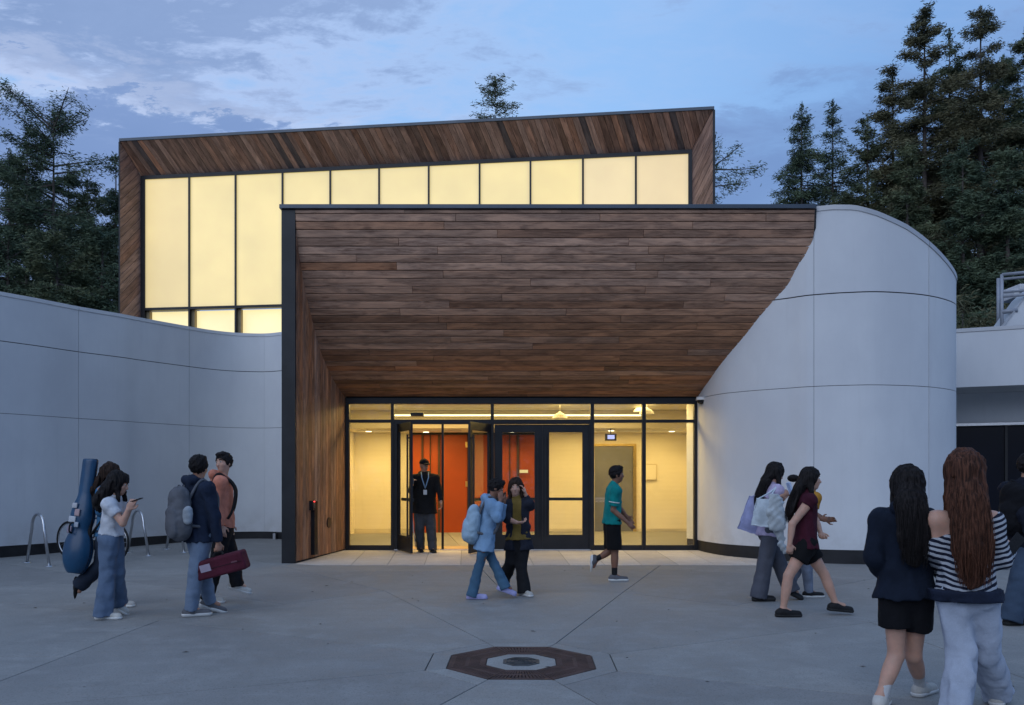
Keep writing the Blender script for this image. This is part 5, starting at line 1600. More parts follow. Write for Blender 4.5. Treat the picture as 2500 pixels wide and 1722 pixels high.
    for sd in AR:
        sh, e, w = AR[sd]
        fr = sl_[0]
        if top.get('offshoulder'):
            st_ = sh + (e - sh) * (0.30 if sd == 'L' else 0.04)
        else: st_ = sh
        if fr <= 0: continue
        if fr <= 0.5:
            T_.cap(sh, sh + (e - sh) * (fr * 2), sl_[1] * s * fat, sl_[2] * s * fat, None, 0.03, 0.0, True)
        else:
            T_.cap(st_, e, sl_[1] * s * fat, sl_[2] * s, None, 0.03)
            T_.cap(e, e + (w - e) * min(1.0, (fr - 0.5) * 2), sl_[2] * s, sl_[3] * s, None, 0.015, 0.0, True)
    if top.get('hood'):
        hc = N - bd * 0.085 * s + up * 0.02 * s
        T_.cap(hc + left * 0.075 * s, hc - left * 0.075 * s, 0.050 * s, None, None, 0.03)
        T_.cap(hc - up * 0.05 * s, hc - up * 0.10 * s - bd * 0.01, 0.065 * s, 0.03 * s, (bd, 0.6), 0.03)
        for sg_ in (1, -1): T_.cap(hc + left * sg_ * 0.075 * s, N + left * sg_ * 0.05 * s + bd * 0.06 * s - up * 0.03 * s, 0.038 * s, 0.024 * s, None, 0.02)
    T_.plane(hem - spine * 0.005, -spine + 0.0)
    if top.get('offshoulder'):
        T_.plane(N - spine * 0.115 * s, up + left * top.get('off_tilt', 0.0))
    gar = T_.build(top.get('name', 'shirt'), 0.0095, top['mat'], t, top.get('wr', 0.007) * 0.75, 0.11, (1, 1, 0.7), seed=int(D * 100) % 97, adapt=0.02)
    if top.get('cuff'):
        for sd in AR:
            sh, e, w = AR[sd]; u_ = nrmz(w - e)
            Solid().cap(w - u_ * 0.03 * s, w - u_ * 0.005, sl_[3] * s * 0.95).build('cuff', 0.008, top['cuff'], t)
    # trousers, shorts
    Q_ = Solid()
    pr = pants.get('r', (0.105, 0.078, 0.062)); plen = pants.get('len', 1.0)
    Q_.cap(Pv - up * 0.05 * s + left * 0.04, Pv - up * 0.05 * s - left * 0.04, 0.098 * s * fat, None, (bd, 0.95), 0.03)
    rt_ = min(0.142 * s * (0.5 + 0.5 * fat), rh + g0 * 0.6 - 0.018)
    Q_.cap(Pv + spine * 0.06 * s, Pv - up * 0.02, rt_ * 0.90, rt_, (bd, 0.70), 0.02)
    if top.get('hem', 0.06) < 0: Q_.cap(Pv + spine * 0.09 * s, Pv, rt_ * 0.86, rt_, (bd, 0.70), 0.02)
    for sd in LG:
        hp, kn, an, toe = LG[sd]
        if plen <= 0.5:
            e_ = hp + (kn - hp) * (plen * 2)
            Q_.cap(hp, e_, pr[0] * s * fat, pr[1] * s * fat, None, 0.02, 0.0, True)
            Q_.plane(e_, nrmz(kn - hp)) if len(LG) == 1 else None
        else:
            Q_.cap(hp, kn, pr[0] * s * fat, pr[1] * s, None, 0.03)
            e_ = kn + (an - kn) * min(1.0, (plen - 0.5) * 2)
            mid_ = kn + (e_ - kn) * 0.55
            Q_.cap(kn, mid_, pr[1] * s, (pr[1] * 0.45 + pr[2] * 0.55) * s * (0.96 if pr[2] > pr[1] else 1.0), None, 0.02)
            Q_.cap(mid_, e_ + nrmz(an - kn) * (pants.get('ext', 0.045 if pr[2] > 0.075 else 0.02) if plen >= 1 else 0), (pr[1] * 0.45 + pr[2] * 0.55) * s * (0.96 if pr[2] > pr[1] else 1.0), pr[2] * s, None, 0.02, 0.0, True)
    gmin = min(gz(LG[sd][2][1]) for sd in LG) if LG else 0
    if plen > 0.5: Q_.plane((0, Pv[1], gmin + 0.022), (0, 0, -1))
    Q_.build(pants.get('name', 'trousers'), 0.0095, pants['mat'], t, pants.get('wr', 0.0045), 0.12, (1, 1, 0.45), seed=int(D * 50) % 89, adapt=0.02)
    # shoes
    shoes = shoes or {}
    for sd in LG:
        hp, kn, an, toe = LG[sd]
        spec = shoes.get(sd) or shoes.get('both') or (SHOE_BK, SOLE_B)
        fwd = nrmz(toe - an) if not (len(legs[sd]) > 3 and legs[sd][3]) else nrmz(np.array([toe[0] - an[0], toe[1] - an[1], 0]))
        sh_up = nrmz(np.array([0, 0, 1.0]) - fwd * fwd[2]) if abs(fwd[2]) < 0.9 else bd
        fwd0 = fwd
        sdv = np.cross(sh_up, fwd)
        base_ = an - sh_up * 0.085 * s if not (len(legs[sd]) > 3 and legs[sd][3]) else np.array([an[0], an[1], gz(an[1])])
        heel = base_ - fwd * 0.045 * s; tip = base_ + fwd * 0.185 * s
        S_ = Solid()
        S_.cap(heel + sh_up * 0.045 * s, tip + sh_up * 0.030 * s - fwd * 0.02, 0.044 * s, 0.040 * s, None, 0.02)
        S_.cap(an - sh_up * 0.015 * s, base_ + sh_up * 0.05 * s + fwd * 0.02, 0.045 * s, 0.046 * s, None, 0.03)
        S_.plane(base_ + sh_up * 0.012 * s, -sh_up)
        S_.plane(an + sh_up * 0.03 * s, sh_up)
        so = S_.build('shoe', 0.007, spec[0], t, adapt=0.02)
        L_ = Solid()
        L_.cap(heel + sh_up * 0.03 * s, tip + sh_up * 0.028 * s - fwd * 0.02, 0.049 * s, 0.046 * s, None, 0.01)
        hgt_ = spec[2] if len(spec) > 2 else 0.024
        L_.plane(base_ + sh_up * hgt_ * s, sh_up); L_.plane(base_ + sh_up * 0.001, -sh_up)
        L_.build('sole', 0.007, spec[1], so, adapt=0.02)
        if len(spec) > 3:
            a_ = an + nrmz(kn - an) * 0.0
            Solid().cap(an - sh_up * 0.03 * s, an + nrmz(kn - an) * spec[4] * s, 0.041 * s, 0.044 * s).build('sock', 0.008, spec[3], t, adapt=0.02)
    info = dict(t=t, N=N, Pv=Pv, Hd=Hd, bd=bd, left=left, up=up, spine=spine, SH=SH, AR=AR, LG=LG, fd=fd, fl=fl, fu=fu, s=s, J=J, gar=gar, cr=cr, chest=chest, waist=waist)
    return info

def backpack(i, mat, label, size=(0.15, 0.09, 0.24), off=0.0, drop=0.0, strap=None, name='backpack', cat='backpack', side=0.0, patch=None):
    "a soft bag on the back, straps over both shoulders"
    c = (i['chest'] * 0.5 + i['waist'] * 0.5) - i['bd'] * (i['cr'] * 0.72 + size[1] * 0.95 + off) - np.array([0, 0, drop]) + i['left'] * side
    t = empty(name, Vector(c), label, cat)
    S_ = Solid()
    S_.cap(c + i['spine'] * size[2] * 0.55, c - i['spine'] * size[2] * 0.55, size[0] * 0.92, size[0], (i['bd'], size[1] / size[0]), 0.03)
    S_.cap(c - i['bd'] * size[1] * 0.8 - i['spine'] * 0.02, c - i['bd'] * size[1] * 0.8 - i['spine'] * size[2] * 0.6, size[0] * 0.62, size[0] * 0.66, (i['bd'], 0.5), 0.015)
    S_.build('bag', 0.0095, mat, t, 0.004, 0.08, adapt=0.02)
    sm = strap or mat
    for sd, q in (('L', 1), ('R', -1)):
        sh = i['SH'][sd] - i['left'] * q * 0.055 * i['s']
        pts = [c + i['left'] * q * size[0] * 0.6 + i['bd'] * size[1] * 0.4 + i['spine'] * size[2] * 0.5, sh + i['up'] * 0.075 - i['bd'] * 0.06, sh + i['up'] * 0.080 + i['bd'] * 0.03,
               sh + i['bd'] * (i['cr'] * 0.78 + 0.045) - i['spine'] * 0.10, i['waist'] + i['left'] * q * (i['cr'] + 0.01) + i['bd'] * 0.07, c + i['left'] * q * size[0] * 0.8 - i['spine'] * size[2] * 0.5 + i['bd'] * size[1] * 0.5]
        tube('strap', catmull([Vector(p) for p in pts], 5), 0.017, sm, t, seg=6)
    tube('handle', catmull([Vector(c + i['spine'] * size[2] * 0.98 + i['left'] * x + i['up'] * z) for x, z in ((-0.04, -0.01), (-0.02, 0.035), (0.02, 0.035), (0.04, -0.01))], 4), 0.008, sm, t, seg=6)
    return t, c

MC = mat_cloth
# 1 man in the doorway
blk = MC('black_fleece', (0.009, 0.009, 0.010))
navy = MC('navy_cloth', (0.014, 0.020, 0.040))
i1 = person('heavy-set man in black cap and hoodie with a pale lanyard standing in the open doorway', 16.72, -82, (1037, 1159), (1036, 1250), (1035.5, 1137),
            {'R': ((1004, 1199, -0.02), (1006, 1183, -0.20), (0.25, -0.5, 0.75)), 'L': ((1073, 1198, 0), (1077, 1228, -0.08))},
            {'R': ((1024, 1292, -0.03), (1027, 1338, 0), (1030, 1345, -0.22), True), 'L': ((1053, 1292, -0.08), (1056, 1338, -0.12), (1062, 1345, -0.34), True)},
            SKIN_M, HAIR_D, dict(mat=blk, name='hoodie', hood=True, hem=0.02, loose=0.05, hemr=0.195, sleeve=(0.92, 0.062, 0.056, 0.046), wr=0.006),
            dict(mat=MC('charcoal_sweatpants', (0.055, 0.058, 0.065)), r=(0.105, 0.092, 0.078)), f=-60, pitch=-0.12, s=1.05, fat=1.22, sex='m', hairstyle='cap', shoes={'both': (SHOE_BK, SOLE_B)})
def cap_hat(i, mat):
    Hd, fd, fl, fu, s = (i[k] for k in ('Hd', 'fd', 'fl', 'fu', 's'))
    S_ = Solid(); S_.ell(Hd + fu * 0.045 * s - fd * 0.01 * s, [fd, fl, fu], np.array([0.103, 0.088, 0.088]) * s); S_.plane(Hd + fu * 0.035 * s, -fu)
    c = S_.build('cap', 0.007, mat, i['t'])
    S_ = Solid(); S_.ell(Hd + fu * 0.040 * s + fd * 0.10 * s, [fd, fl, fu], np.array([0.070, 0.072, 0.016]) * s); S_.build('cap_brim', 0.006, mat, c)
cap_hat(i1, blk)
LANY = MC('pale_blue_lanyard', (0.22, 0.36, 0.55), bump=0.1)
fr1 = i1['bd']
def on_chest(i, lat, dn, extra=0.0): return i['N'] + i['left'] * lat - i['up'] * dn + i['bd'] * (i['cr'] * 0.78 + 0.055 + extra)
ln_ = empty('lanyard', Vector(on_chest(i1, 0, 0.3)), 'pale blue lanyard with a white badge on the chest of the doorway man', 'lanyard')
for q in (1, -1):
    tube('ribbon', [Vector(i1['N'] + i1['left'] * q * 0.07 + i1['up'] * 0.045 + fr1 * 0.03), Vector(on_chest(i1, q * 0.065, 0.06, 0.01)), Vector(on_chest(i1, 0.0, 0.27, 0.035))], 0.010, LANY, ln_, seg=6)
bc = on_chest(i1, 0.0, 0.34, 0.04)
box('badge', bc[0] - 0.035, bc[0] + 0.035, bc[1] - 0.012, bc[1] - 0.006, bc[2] - 0.055, bc[2] + 0.04, mat_simple('badge_white', (0.55, 0.56, 0.58), 0.4), ln_, bev=0.004)
hnd = i1['AR']['R'][2]
rd = empty('handheld_radio', Vector(hnd), 'small dark radio held up by the man in the doorway', 'radio')
box('radio_body', hnd[0] - 0.01, hnd[0] + 0.045, hnd[1] - 0.11, hnd[1] - 0.075, hnd[2] + 0.01, hnd[2] + 0.12, SHOE_GY, rd, bev=0.006)
tube('antenna', [V(hnd[0] + 0.035, hnd[1] - 0.09, hnd[2] + 0.115), V(hnd[0] + 0.04, hnd[1] - 0.09, hnd[2] + 0.19)], 0.005, SHOE_BK, rd, seg=6)
# white stripe down the trouser seam
hp, kn, an, toe = i1['LG']['R']
tube('trouser_stripe', [Vector(hp - i1['left'] * 0.16), Vector(kn - i1['left'] * 0.122), Vector(an - i1['left'] * 0.095)], 0.012, SOLE_W, i1['t'], seg=6)

# 2 light blue jacket
i2 = person('student in a pale blue denim jacket and flared jeans, hand to face, lavender clogs', 10.62, 10, (1199, 1219), (1184, 1325), (1212, 1192),
            {'R': ((1212, 1264, -0.20), (1222, 1222, -0.14), (0.0, 0.1, 1.0)), 'L': ((1222, 1264, 0.16), (1231, 1224, 0.10), (-0.1, -0.1, 1))},
            {'R': ((1169, 1383, -0.06), (1154, 1440, -0.06), (1190, 1458, -0.06), True), 'L': ((1206, 1376, 0.06), (1231, 1430, 0.02), (1268, 1444, 0.0))},
            SKIN_D, HAIR_B, dict(mat=mat_denim('pale_blue_denim', (0.19, 0.31, 0.46)), name='jacket', hem=0.10, hood=True, loose=0.045, hemr=0.175, sleeve=(0.94, 0.075, 0.066, 0.055), wr=0.010),
            dict(mat=mat_denim('blue_jeans', (0.055, 0.12, 0.19)), r=(0.084, 0.062, 0.080)), f=5, pitch=-0.35, s=0.92, fat=1.0, shoes={'both': (MC('lavender_clog', (0.36, 0.36, 0.60)), MC('lavender_sole', (0.33, 0.33, 0.55)))})
backpack(i2, MC('pale_aqua_backpack', (0.30, 0.42, 0.52)), 'pale aqua backpack on the student in the blue denim jacket', (0.15, 0.10, 0.20), 0.01, 0.02, strap=SHOE_GY)

# 3 woman in mustard top and open dark jacket
i3 = person('smiling woman in mustard top and open dark coat, hand raised to her hair', 10.95, -100, (1262, 1217), (1266, 1313), (1259, 1191),
            {'R': ((1238, 1268, -0.10), (1262, 1276, -0.26), (1.0, -0.1, 0.0)), 'L': ((1294, 1236, 0.0), (1283, 1207, -0.05), (-0.2, 0, 1.0))},
            {'L': ((1272, 1382, -0.06), (1279, 1442, -0.08), (1293, 1456, -0.20), True), 'R': ((1248, 1372, 0.02), (1230, 1414, 0.30), (1220, 1436, 0.30))},
            SKIN_L, HAIR_D, dict(mat=MC('mustard_knit', (0.19, 0.125, 0.03)), name='mustard_top', hem=0.02, loose=0.012, hemr=0.14, sleeve=(0.3, 0.052, 0.05, 0.04), wr=0.004, hairlen=0.34, hairw=0.9),
            dict(mat=MC('black_flared_trousers', (0.014, 0.014, 0.016)), r=(0.100, 0.078, 0.095)), f=-95, s=0.95, hairstyle='long', shoes={'both': (SHOE_W, SOLE_W, 0.03)})
def open_coat(i, mat, name, hem, r, sleeve, seed=1, gapw=0.07):
    S_ = Solid(); s = i['s']
    S_.cap(i['chest'] - i['bd'] * 0.015, i['waist'] - i['bd'] * 0.015, i['cr'] + 0.035, i['cr'] + 0.03, (i['bd'], 0.80), 0.03)
    S_.cap(i['waist'] - i['bd'] * 0.015, i['Pv'] - i['spine'] * hem, i['cr'] + 0.03, r, (i['bd'], 0.75), 0.03)
    S_.cap(i['SH']['L'], i['SH']['R'], 0.078 * s, None, None, 0.04)
    for sd in i['AR']:
        sh, e, w = i['AR'][sd]
        S_.cap(sh, e, sleeve[0], sleeve[1], None, 0.02); S_.cap(e, e + (w - e) * sleeve[3], sleeve[1], sleeve[2], None, 0.02)
    c = (i['chest'] + i['Pv']) / 2 + i['bd'] * 0.16
    S_.sub(c + i['up'] * 0.06, [i['bd'], i['left'], i['up']], (0.135, gapw, 0.55))
    S_.sub(i['N'] + i['bd'] * 0.03, [i['bd'], i['left'], i['up']], (0.10, 0.062, 0.12))
    S_.plane(i['Pv'] - i['spine'] * hem, -i['spine'])
    return S_.build(name, 0.0095, mat, i['t'], 0.008, 0.1, seed=seed, adapt=0.02)
open_coat(i3, MC('dark_coat', (0.018, 0.020, 0.030)), 'coat', 0.16, 0.20, (0.068, 0.058, 0.05, 0.62))

# 4 man in teal shirt
i4 = person('man in a teal short-sleeved shirt and black shorts striding right past the glazing', 12.35, 4, (1499, 1184), (1494, 1272), (1506, 1159),
            {'R': ((1497, 1246, -0.16), (1533, 1277, -0.20)), 'L': ((1512, 1240, 0.20), (1530, 1262, 0.22))},
            {'R': ((1501, 1345, -0.05), (1500, 1402, -0.05), (1532, 1416, -0.05), True), 'L': ((1493, 1342, 0.10), (1455, 1368, 0.12), (1443, 1398, 0.12))},
            SKIN_D, HAIR_B, dict(mat=MC('teal_jersey', (0.004, 0.20, 0.19)), name='shirt', hem=0.04, loose=0.030, hemr=0.150, sleeve=(0.40, 0.074, 0.072, 0.06), wr=0.008),
            dict(mat=MC('black_shorts', (0.007, 0.007, 0.008)), name='shorts', len=0.47, r=(0.112, 0.112, 0.1)), f=4, s=0.99, sex='m', shoes={'both': (SHOE_GY, SOLE_W, 0.034, SHOE_BK, 0.11)})
sh, e, w = i4['AR']['R']; u_ = nrmz(e - sh)
Solid().cap(sh + u_ * 0.12, sh + u_ * 0.22, 0.0795).plane(sh + u_ * 0.182, u_).plane(sh + u_ * 0.168, -u_).build('sleeve_stripe', 0.006, SOLE_W, i4['t'])

# 5 lavender tee with totes
i5 = person('long-haired woman in a lavender tee and wide grey trousers looking down at her phone', 10.45, 12, (1884, 1184), (1876, 1296), (1893, 1156),
            {'R': ((1866, 1232, -0.16), (1905, 1210, -0.20), (1, 0, 0.5)), 'L': ((1893, 1236, 0.16), (1921, 1208, 0.06), (1, -0.3, 0.5))},
            {'R': ((1868, 1372, -0.05), (1853, 1436, -0.05), (1884, 1462, -0.05), True), 'L': ((1902, 1374, 0.10), (1930, 1436, 0.06), (1962, 1452, 0.06))},
            SKIN_L, HAIR_B, dict(mat=MC('lavender_tee', (0.42, 0.36, 0.50)), name='tee', hem=0.06, loose=0.035, hemr=0.15, sleeve=(0.36, 0.080, 0.082, 0.06), wr=0.008, hairlen=0.42, hairw=0.95, strands=140),
            dict(mat=mat_denim('grey_wide_jeans', (0.075, 0.08, 0.10)), r=(0.108, 0.095, 0.105)), f=5, pitch=-0.35, s=0.98, hairstyle='long', shoes={'both': (SHOE_BK, SOLE_B, 0.045)})
def phone(c, d, up_, mat, label, nm='phone', sz=(0.037, 0.004, 0.075), cat='phone'):
    c = np.array(c); d = nrmz(np.array(d, float)); up_ = nrmz(np.array(up_, float)); s_ = nrmz(np.cross(d, up_))
    vs = [Vector(c + s_ * sz[0] * a + d * sz[1] * b_ + up_ * sz[2] * e_) for a in (-1, 1) for b_ in (-1, 1) for e_ in (-1, 1)]
    o = mesh(nm, vs, [(0, 1, 3, 2), (4, 6, 7, 5), (0, 4, 5, 1), (2, 3, 7, 6), (0, 2, 6, 4), (1, 5, 7, 3)], mat)
    tag(o, label, cat); bevel(o, 0.003); return o
phone(P(1929, 1194, 10.2), (0.9, 0.1, 0.4), (-0.3, 0, 1), MC('pale_blue_case', (0.42, 0.52, 0.70), bump=0.1), 'pale blue phone held up by the woman in the lavender tee', sz=(0.045, 0.012, 0.08))
def tote(i, label, mat, cpx, w, h, d, dep, strap_to, tiltv=(0, 0), nm='tote_bag'):
    c = np.array(P(cpx[0], cpx[1], cpx[2]))
    t = empty(nm, Vector(c), label, 'tote bag')
    u_ = nrmz(np.array([tiltv[0], 0, 1.0])); r_ = nrmz(np.array([1.0, tiltv[1], -tiltv[0]]))
    fl_ = nrmz(np.cross(u_, r_)); th_ = w * d * 0.5
    vs, fs = [], []
    nx, nz = 7, 7
    rg = np.random.default_rng(int(w * 1000))
    for sd_ in (-1, 1):
        for iz in range(nz):
            v = iz / (nz - 1)
            for ix in range(nx):
                u = ix / (nx - 1) * 2 - 1
                bul = (1 - abs(u) ** 2.5) * (1 - (2 * v - 0.75) ** 4 * 0.4 if v < 0.9 else 0.35)
                pz_ = c + u_ * (h * 0.78 - v * h * 1.28) + r_ * u * w * (0.46 + 0.16 * v) + fl_ * sd_ * th_ * max(0.08, bul) + rg.normal(size=3) * 0.004
                vs.append(Vector(pz_))
    for sd_ in (0, 1):
        o0 = sd_ * nx * nz
        for iz in range(nz - 1):
            for ix in range(nx - 1):
                q = (o0 + iz * nx + ix, o0 + iz * nx + ix + 1, o0 + (iz + 1) * nx + ix + 1, o0 + (iz + 1) * nx + ix)
                fs.append(q if sd_ else tuple(reversed(q)))
    o1 = nx * nz
    for iz in range(nz - 1):
        fs.append((iz * nx, (iz + 1) * nx, o1 + (iz + 1) * nx, o1 + iz * nx)); fs.append((iz * nx + nx - 1, o1 + iz * nx + nx - 1, o1 + (iz + 1) * nx + nx - 1, (iz + 1) * nx + nx - 1))
    for ix in range(nx - 1):
        k_ = (nz - 1) * nx
        fs.append((k_ + ix, k_ + ix + 1, o1 + k_ + ix + 1, o1 + k_ + ix))
    bg_m = mesh('bag', vs, fs, mat, t, smooth=True)
    sm_ = bg_m.modifiers.new('sub', 'SUBSURF'); sm_.levels = 1; sm_.render_levels = 1
    for q in (-1, 1):
        tube('strap', catmull([Vector(c + u_ * h * 0.75 + r_ * q * w * 0.35), Vector((c + u_ * h * 0.7 + strap_to) / 2 + r_ * q * 0.02), Vector(strap_to)], 5), 0.009, mat, t, seg=6)
sR5 = i5['SH']['R'] + np.array([0, -0.02, 0.07])
tote(i5, 'large lavender tote bag swinging behind the woman in the lavender tee', MC('lavender_canvas', (0.33, 0.35, 0.56)), (1834, 1266, 10.5), 0.22, 0.34, 0.30, 0, sR5, (0.28, 0))
tote(i5, 'white tote bag hanging at the side of the woman in the lavender tee', MC('white_canvas', (0.52, 0.58, 0.62)), (1860, 1259, 10.12), 0.19, 0.26, 0.32, 0, sR5, (0.12, 0))
# pale jacket draped over her arm
S_ = Solid(); c0 = np.array(P(1893, 1222, 10.12)); c1 = np.array(P(1897, 1275, 10.12)); c2_ = np.array(P(1885, 1250, 10.12)); c3 = np.array(P(1916, 1345, 10.15))
S_.cap(c0, c1, 0.085, 0.12, (np.array([0, 1.0, 0]), 0.45), 0.03); S_.cap(c2_, c0, 0.09, 0.07, (np.array([0, 1.0, 0]), 0.5), 0.03); S_.cap(np.array(P(1893, 1285, 10.15)), c3, 0.055, 0.035, (np.array([0, 1.0, 0]), 0.6), 0.03)
jk = S_.build('draped_jacket', 0.0095, MC('pale_grey_jacket', (0.42, 0.46, 0.48)), None, 0.012, 0.08, seed=3)
tag(jk, 'pale grey jacket draped over the arm of the woman in the lavender tee', 'jacket')

# 6 companion mostly hidden, orange top, hair in a bun
i6 = person('person with a dark bun and orange top, mostly hidden behind the woman in maroon', 10.75, 5, (1979, 1200), (1968, 1300), (1978, 1172),
            {'L': ((1990, 1256, 0.16), (2016, 1270, 0.05), (1, -0.2, 0.1)), 'R': ((1985, 1252, -0.14), (2005, 1268, -0.15), (1, 0, 0))},
            {'R': ((1968, 1372, -0.05), (1975, 1433, -0.05), (2008, 1458, -0.05), True), 'L': ((1955, 1372, 0.1), (1930, 1424, 0.1), (1945, 1440, 0.1))},
            SKIN_D, HAIR_B, dict(mat=MC('orange_print_top', (0.42, 0.20, 0.03)), name='top', hem=0.06, loose=0.025, hemr=0.15, sleeve=(0.36, 0.066, 0.066, 0.05), wr=0.006),
            dict(mat=MC('blue_grey_sweatpants', (0.17, 0.20, 0.26)), r=(0.10, 0.08, 0.055)), f=5, s=0.95, shoes={'both': (SHOE_BK, SOLE_W, 0.03)})
ball('hair_bun', P(1937, 1168, 10.75), 0.062, HAIR_B, i6['t'], (1.3, 1, 0.8)); ball('hair_tie', P(1952, 1172, 10.75), 0.05, HAIR_B, i6['t'])

# 7 woman in maroon
i7 = person('woman with long black hair in a maroon jersey and black shorts striding right', 9.35, -5, (1969, 1204), (1966, 1326), (1980, 1171),
            {'R': ((1934, 1280, -0.14), (1928, 1329, -0.14), (0.05, 0, -1)), 'L': ((1992, 1272, 0.20), (2003, 1300, 0.1))},
            {'R': ((1925, 1406, -0.08), (1912, 1476, -0.08), (1945, 1498, -0.08), True), 'L': ((2013, 1404, 0.08), (2040, 1474, 0.05), (2082, 1478, 0.05))},
            SKIN_L, HAIR_B, dict(mat=MC('maroon_jersey', (0.050, 0.008, 0.018)), name='jersey', hem=0.05, loose=0.028, hemr=0.150, sleeve=(0.10, 0.060, 0.060, 0.05), wr=0.008, hairlen=0.42, hairw=1.0, hairoff=(-0.02, 0, 0), strands=140),
            dict(mat=MC('black_shorts_cotton', (0.006, 0.006, 0.007)), name='shorts', len=0.26, r=(0.100, 0.098, 0.1)), f=-20, s=1.0, fat=1.12, hairstyle='long', shoes={'both': (SHOE_BK, SOLE_B, 0.03)}, hand_curl=0.8)

# 8 girl in dark hoodie, from behind
i8 = person('girl in an oversized black hoodie and shorts seen from behind, long black hair', 5.72, 84, (2206, 1245), (2212, 1450), (2212, 1186),
            {'L': ((2136, 1362, 0.0), (2166, 1420, 0.20)), 'R': ((2268, 1362, 0.0), (2250, 1418, 0.20))},
            {'L': ((2188, 1600, 0.02), (2149, 1692, -0.05), (2165, 1722, 0.14), True), 'R': ((2230, 1602, 0.10), (2248, 1676, 0.30), (2282, 1706, 0.42), True)},
            SKIN_L, HAIR_B, dict(mat=MC('black_navy_hoodie', (0.008, 0.013, 0.026)), name='hoodie', hem=0.02, hood=True, loose=0.055, hemr=0.19, sleeve=(1.0, 0.068, 0.070, 0.05), wr=0.010, hairlen=0.46, hairw=1.12, strands=260),
            dict(mat=MC('black_jersey_shorts', (0.006, 0.006, 0.008)), name='shorts', len=0.27, r=(0.108, 0.112, 0.1)), f=92, s=0.98, fat=1.0, hairstyle='long', shoes={'both': (SHOE_W, SOLE_W, 0.03, MC('white_sock', (0.5, 0.5, 0.5)), 0.13)})

# 9 woman in striped top
STR = mat_stripes('navy_white_stripes', (0.40, 0.42, 0.46), (0.010, 0.013, 0.028), 0.036, 0.50)
i9 = person('woman with long auburn hair in a striped off-shoulder top and pale wide jeans', 5.50, 78, (2352, 1240), (2358, 1450), (2350, 1152),
            {'L': ((2285, 1345, 0.05), (2300, 1400, 0.26)), 'R': ((2440, 1366, -0.03), (2462, 1346, 0.30), (0.4, 0.6, 0.4))},
            {'L': ((2348, 1590, 0.02), (2335, 1722, -0.05), (2345, 1765, 0.14), True), 'R': ((2408, 1590, 0.08), (2436, 1708, 0.28), (2450, 1740, 0.46), True)},
            SKIN_L, HAIR_R, dict(mat=STR, name='striped_top', hem=0.02, loose=0.030, hemr=0.17, sleeve=(1.0, 0.072, 0.068, 0.045), wr=0.008, hairlen=0.60, hairw=1.22, strands=320, offshoulder=True, off_tilt=0.42, cuff=navy),
            dict(mat=mat_denim('pale_bleached_jeans', (0.36, 0.40, 0.48)), r=(0.096, 0.086, 0.094), wr=0.010), f=86, s=1.06, fat=1.02, hairstyle='long', shoes={'both': (SHOE_W, SOLE_W, 0.03)})
phone(P(2478, 1328, 5.55), (0.3, -0.8, 0.4), (0.6, 0.2, 0.6), SHOE_BK, 'dark phone held by the woman in the striped top')
sp_ = i9['spine']; hm = i9['Pv'] - sp_ * 0.012
S_ = Solid(); S_.cap(hm + sp_ * 0.04, hm - sp_ * 0.02, 0.223, 0.223, (i9['bd'], 0.77)); S_.plane(hm + sp_ * 0.045, sp_); S_.plane(hm - sp_ * 0.03, -sp_)
S_.build('navy_hem', 0.0095, navy, i9['t'], 0.006, 0.1, adapt=0.02)

# 10 man at the right edge
i10 = person('person in a dark jacket and loose jeans half cut by the right photo edge', 8.85, 25, (2503, 1178), (2500, 1320), (2512, 1140),
             {'R': ((2500, 1258, -0.20), (2518, 1308, -0.26)), 'L': ((2530, 1258, 0.2), (2545, 1300, 0.1))},
             {'R': ((2494, 1410, -0.08), (2470, 1492, -0.08), (2500, 1518, -0.06), True), 'L': ((2520, 1410, 0.12), (2545, 1488, 0.2), (2575, 1512, 0.25), True)},
             SKIN_M, HAIR_B, dict(mat=MC('dark_jacket', (0.008, 0.010, 0.018)), name='jacket', hem=0.06, loose=0.05, hemr=0.18, sleeve=(1.0, 0.08, 0.068, 0.052), wr=0.01),
             dict(mat=mat_denim('mid_blue_jeans', (0.045, 0.070, 0.11)), r=(0.12, 0.105, 0.10)), f=20, s=1.05, sex='m', shoes={'both': (SHOE_BK, SOLE_B, 0.035)})
bg_, _c = backpack(i10, MC('black_backpack', (0.006, 0.006, 0.008)), 'black backpack on the person at the right photo edge', (0.15, 0.10, 0.24), -0.02, -0.06)

# 11 cello carrier, 12 woman in white tee
i11 = person('dark-haired student carrying the blue cello case on their back', 9.95, 8, (264, 1186), (262, 1300), (272, 1158),
             {'R': ((246, 1250, -0.22), (250, 1212, -0.28), (-0.3, 0, 1)), 'L': ((268, 1250, 0.15), (288, 1270, 0.05))},
             {'L': ((281, 1376, 0.06), (287, 1452, 0.0), (318, 1486, 0.0), True), 'R': ((246, 1380, -0.05), (200, 1424, -0.02), (186, 1462, -0.02))},
             SKIN_M, HAIR_D, dict(mat=MC('blue_jacket', (0.045, 0.14, 0.26)), name='jacket', hem=0.04, loose=0.03, hemr=0.16, sleeve=(0.98, 0.066, 0.058, 0.045), wr=0.008, hairlen=0.22, hairw=1.0),
             dict(mat=mat_denim('dark_navy_jeans', (0.020, 0.028, 0.045)), r=(0.10, 0.08, 0.09)), f=5, s=1.0, hairstyle='long', shoes={'L': (SHOE_W, SOLE_W, 0.03), 'R': (SHOE_BK, SOLE_B)})
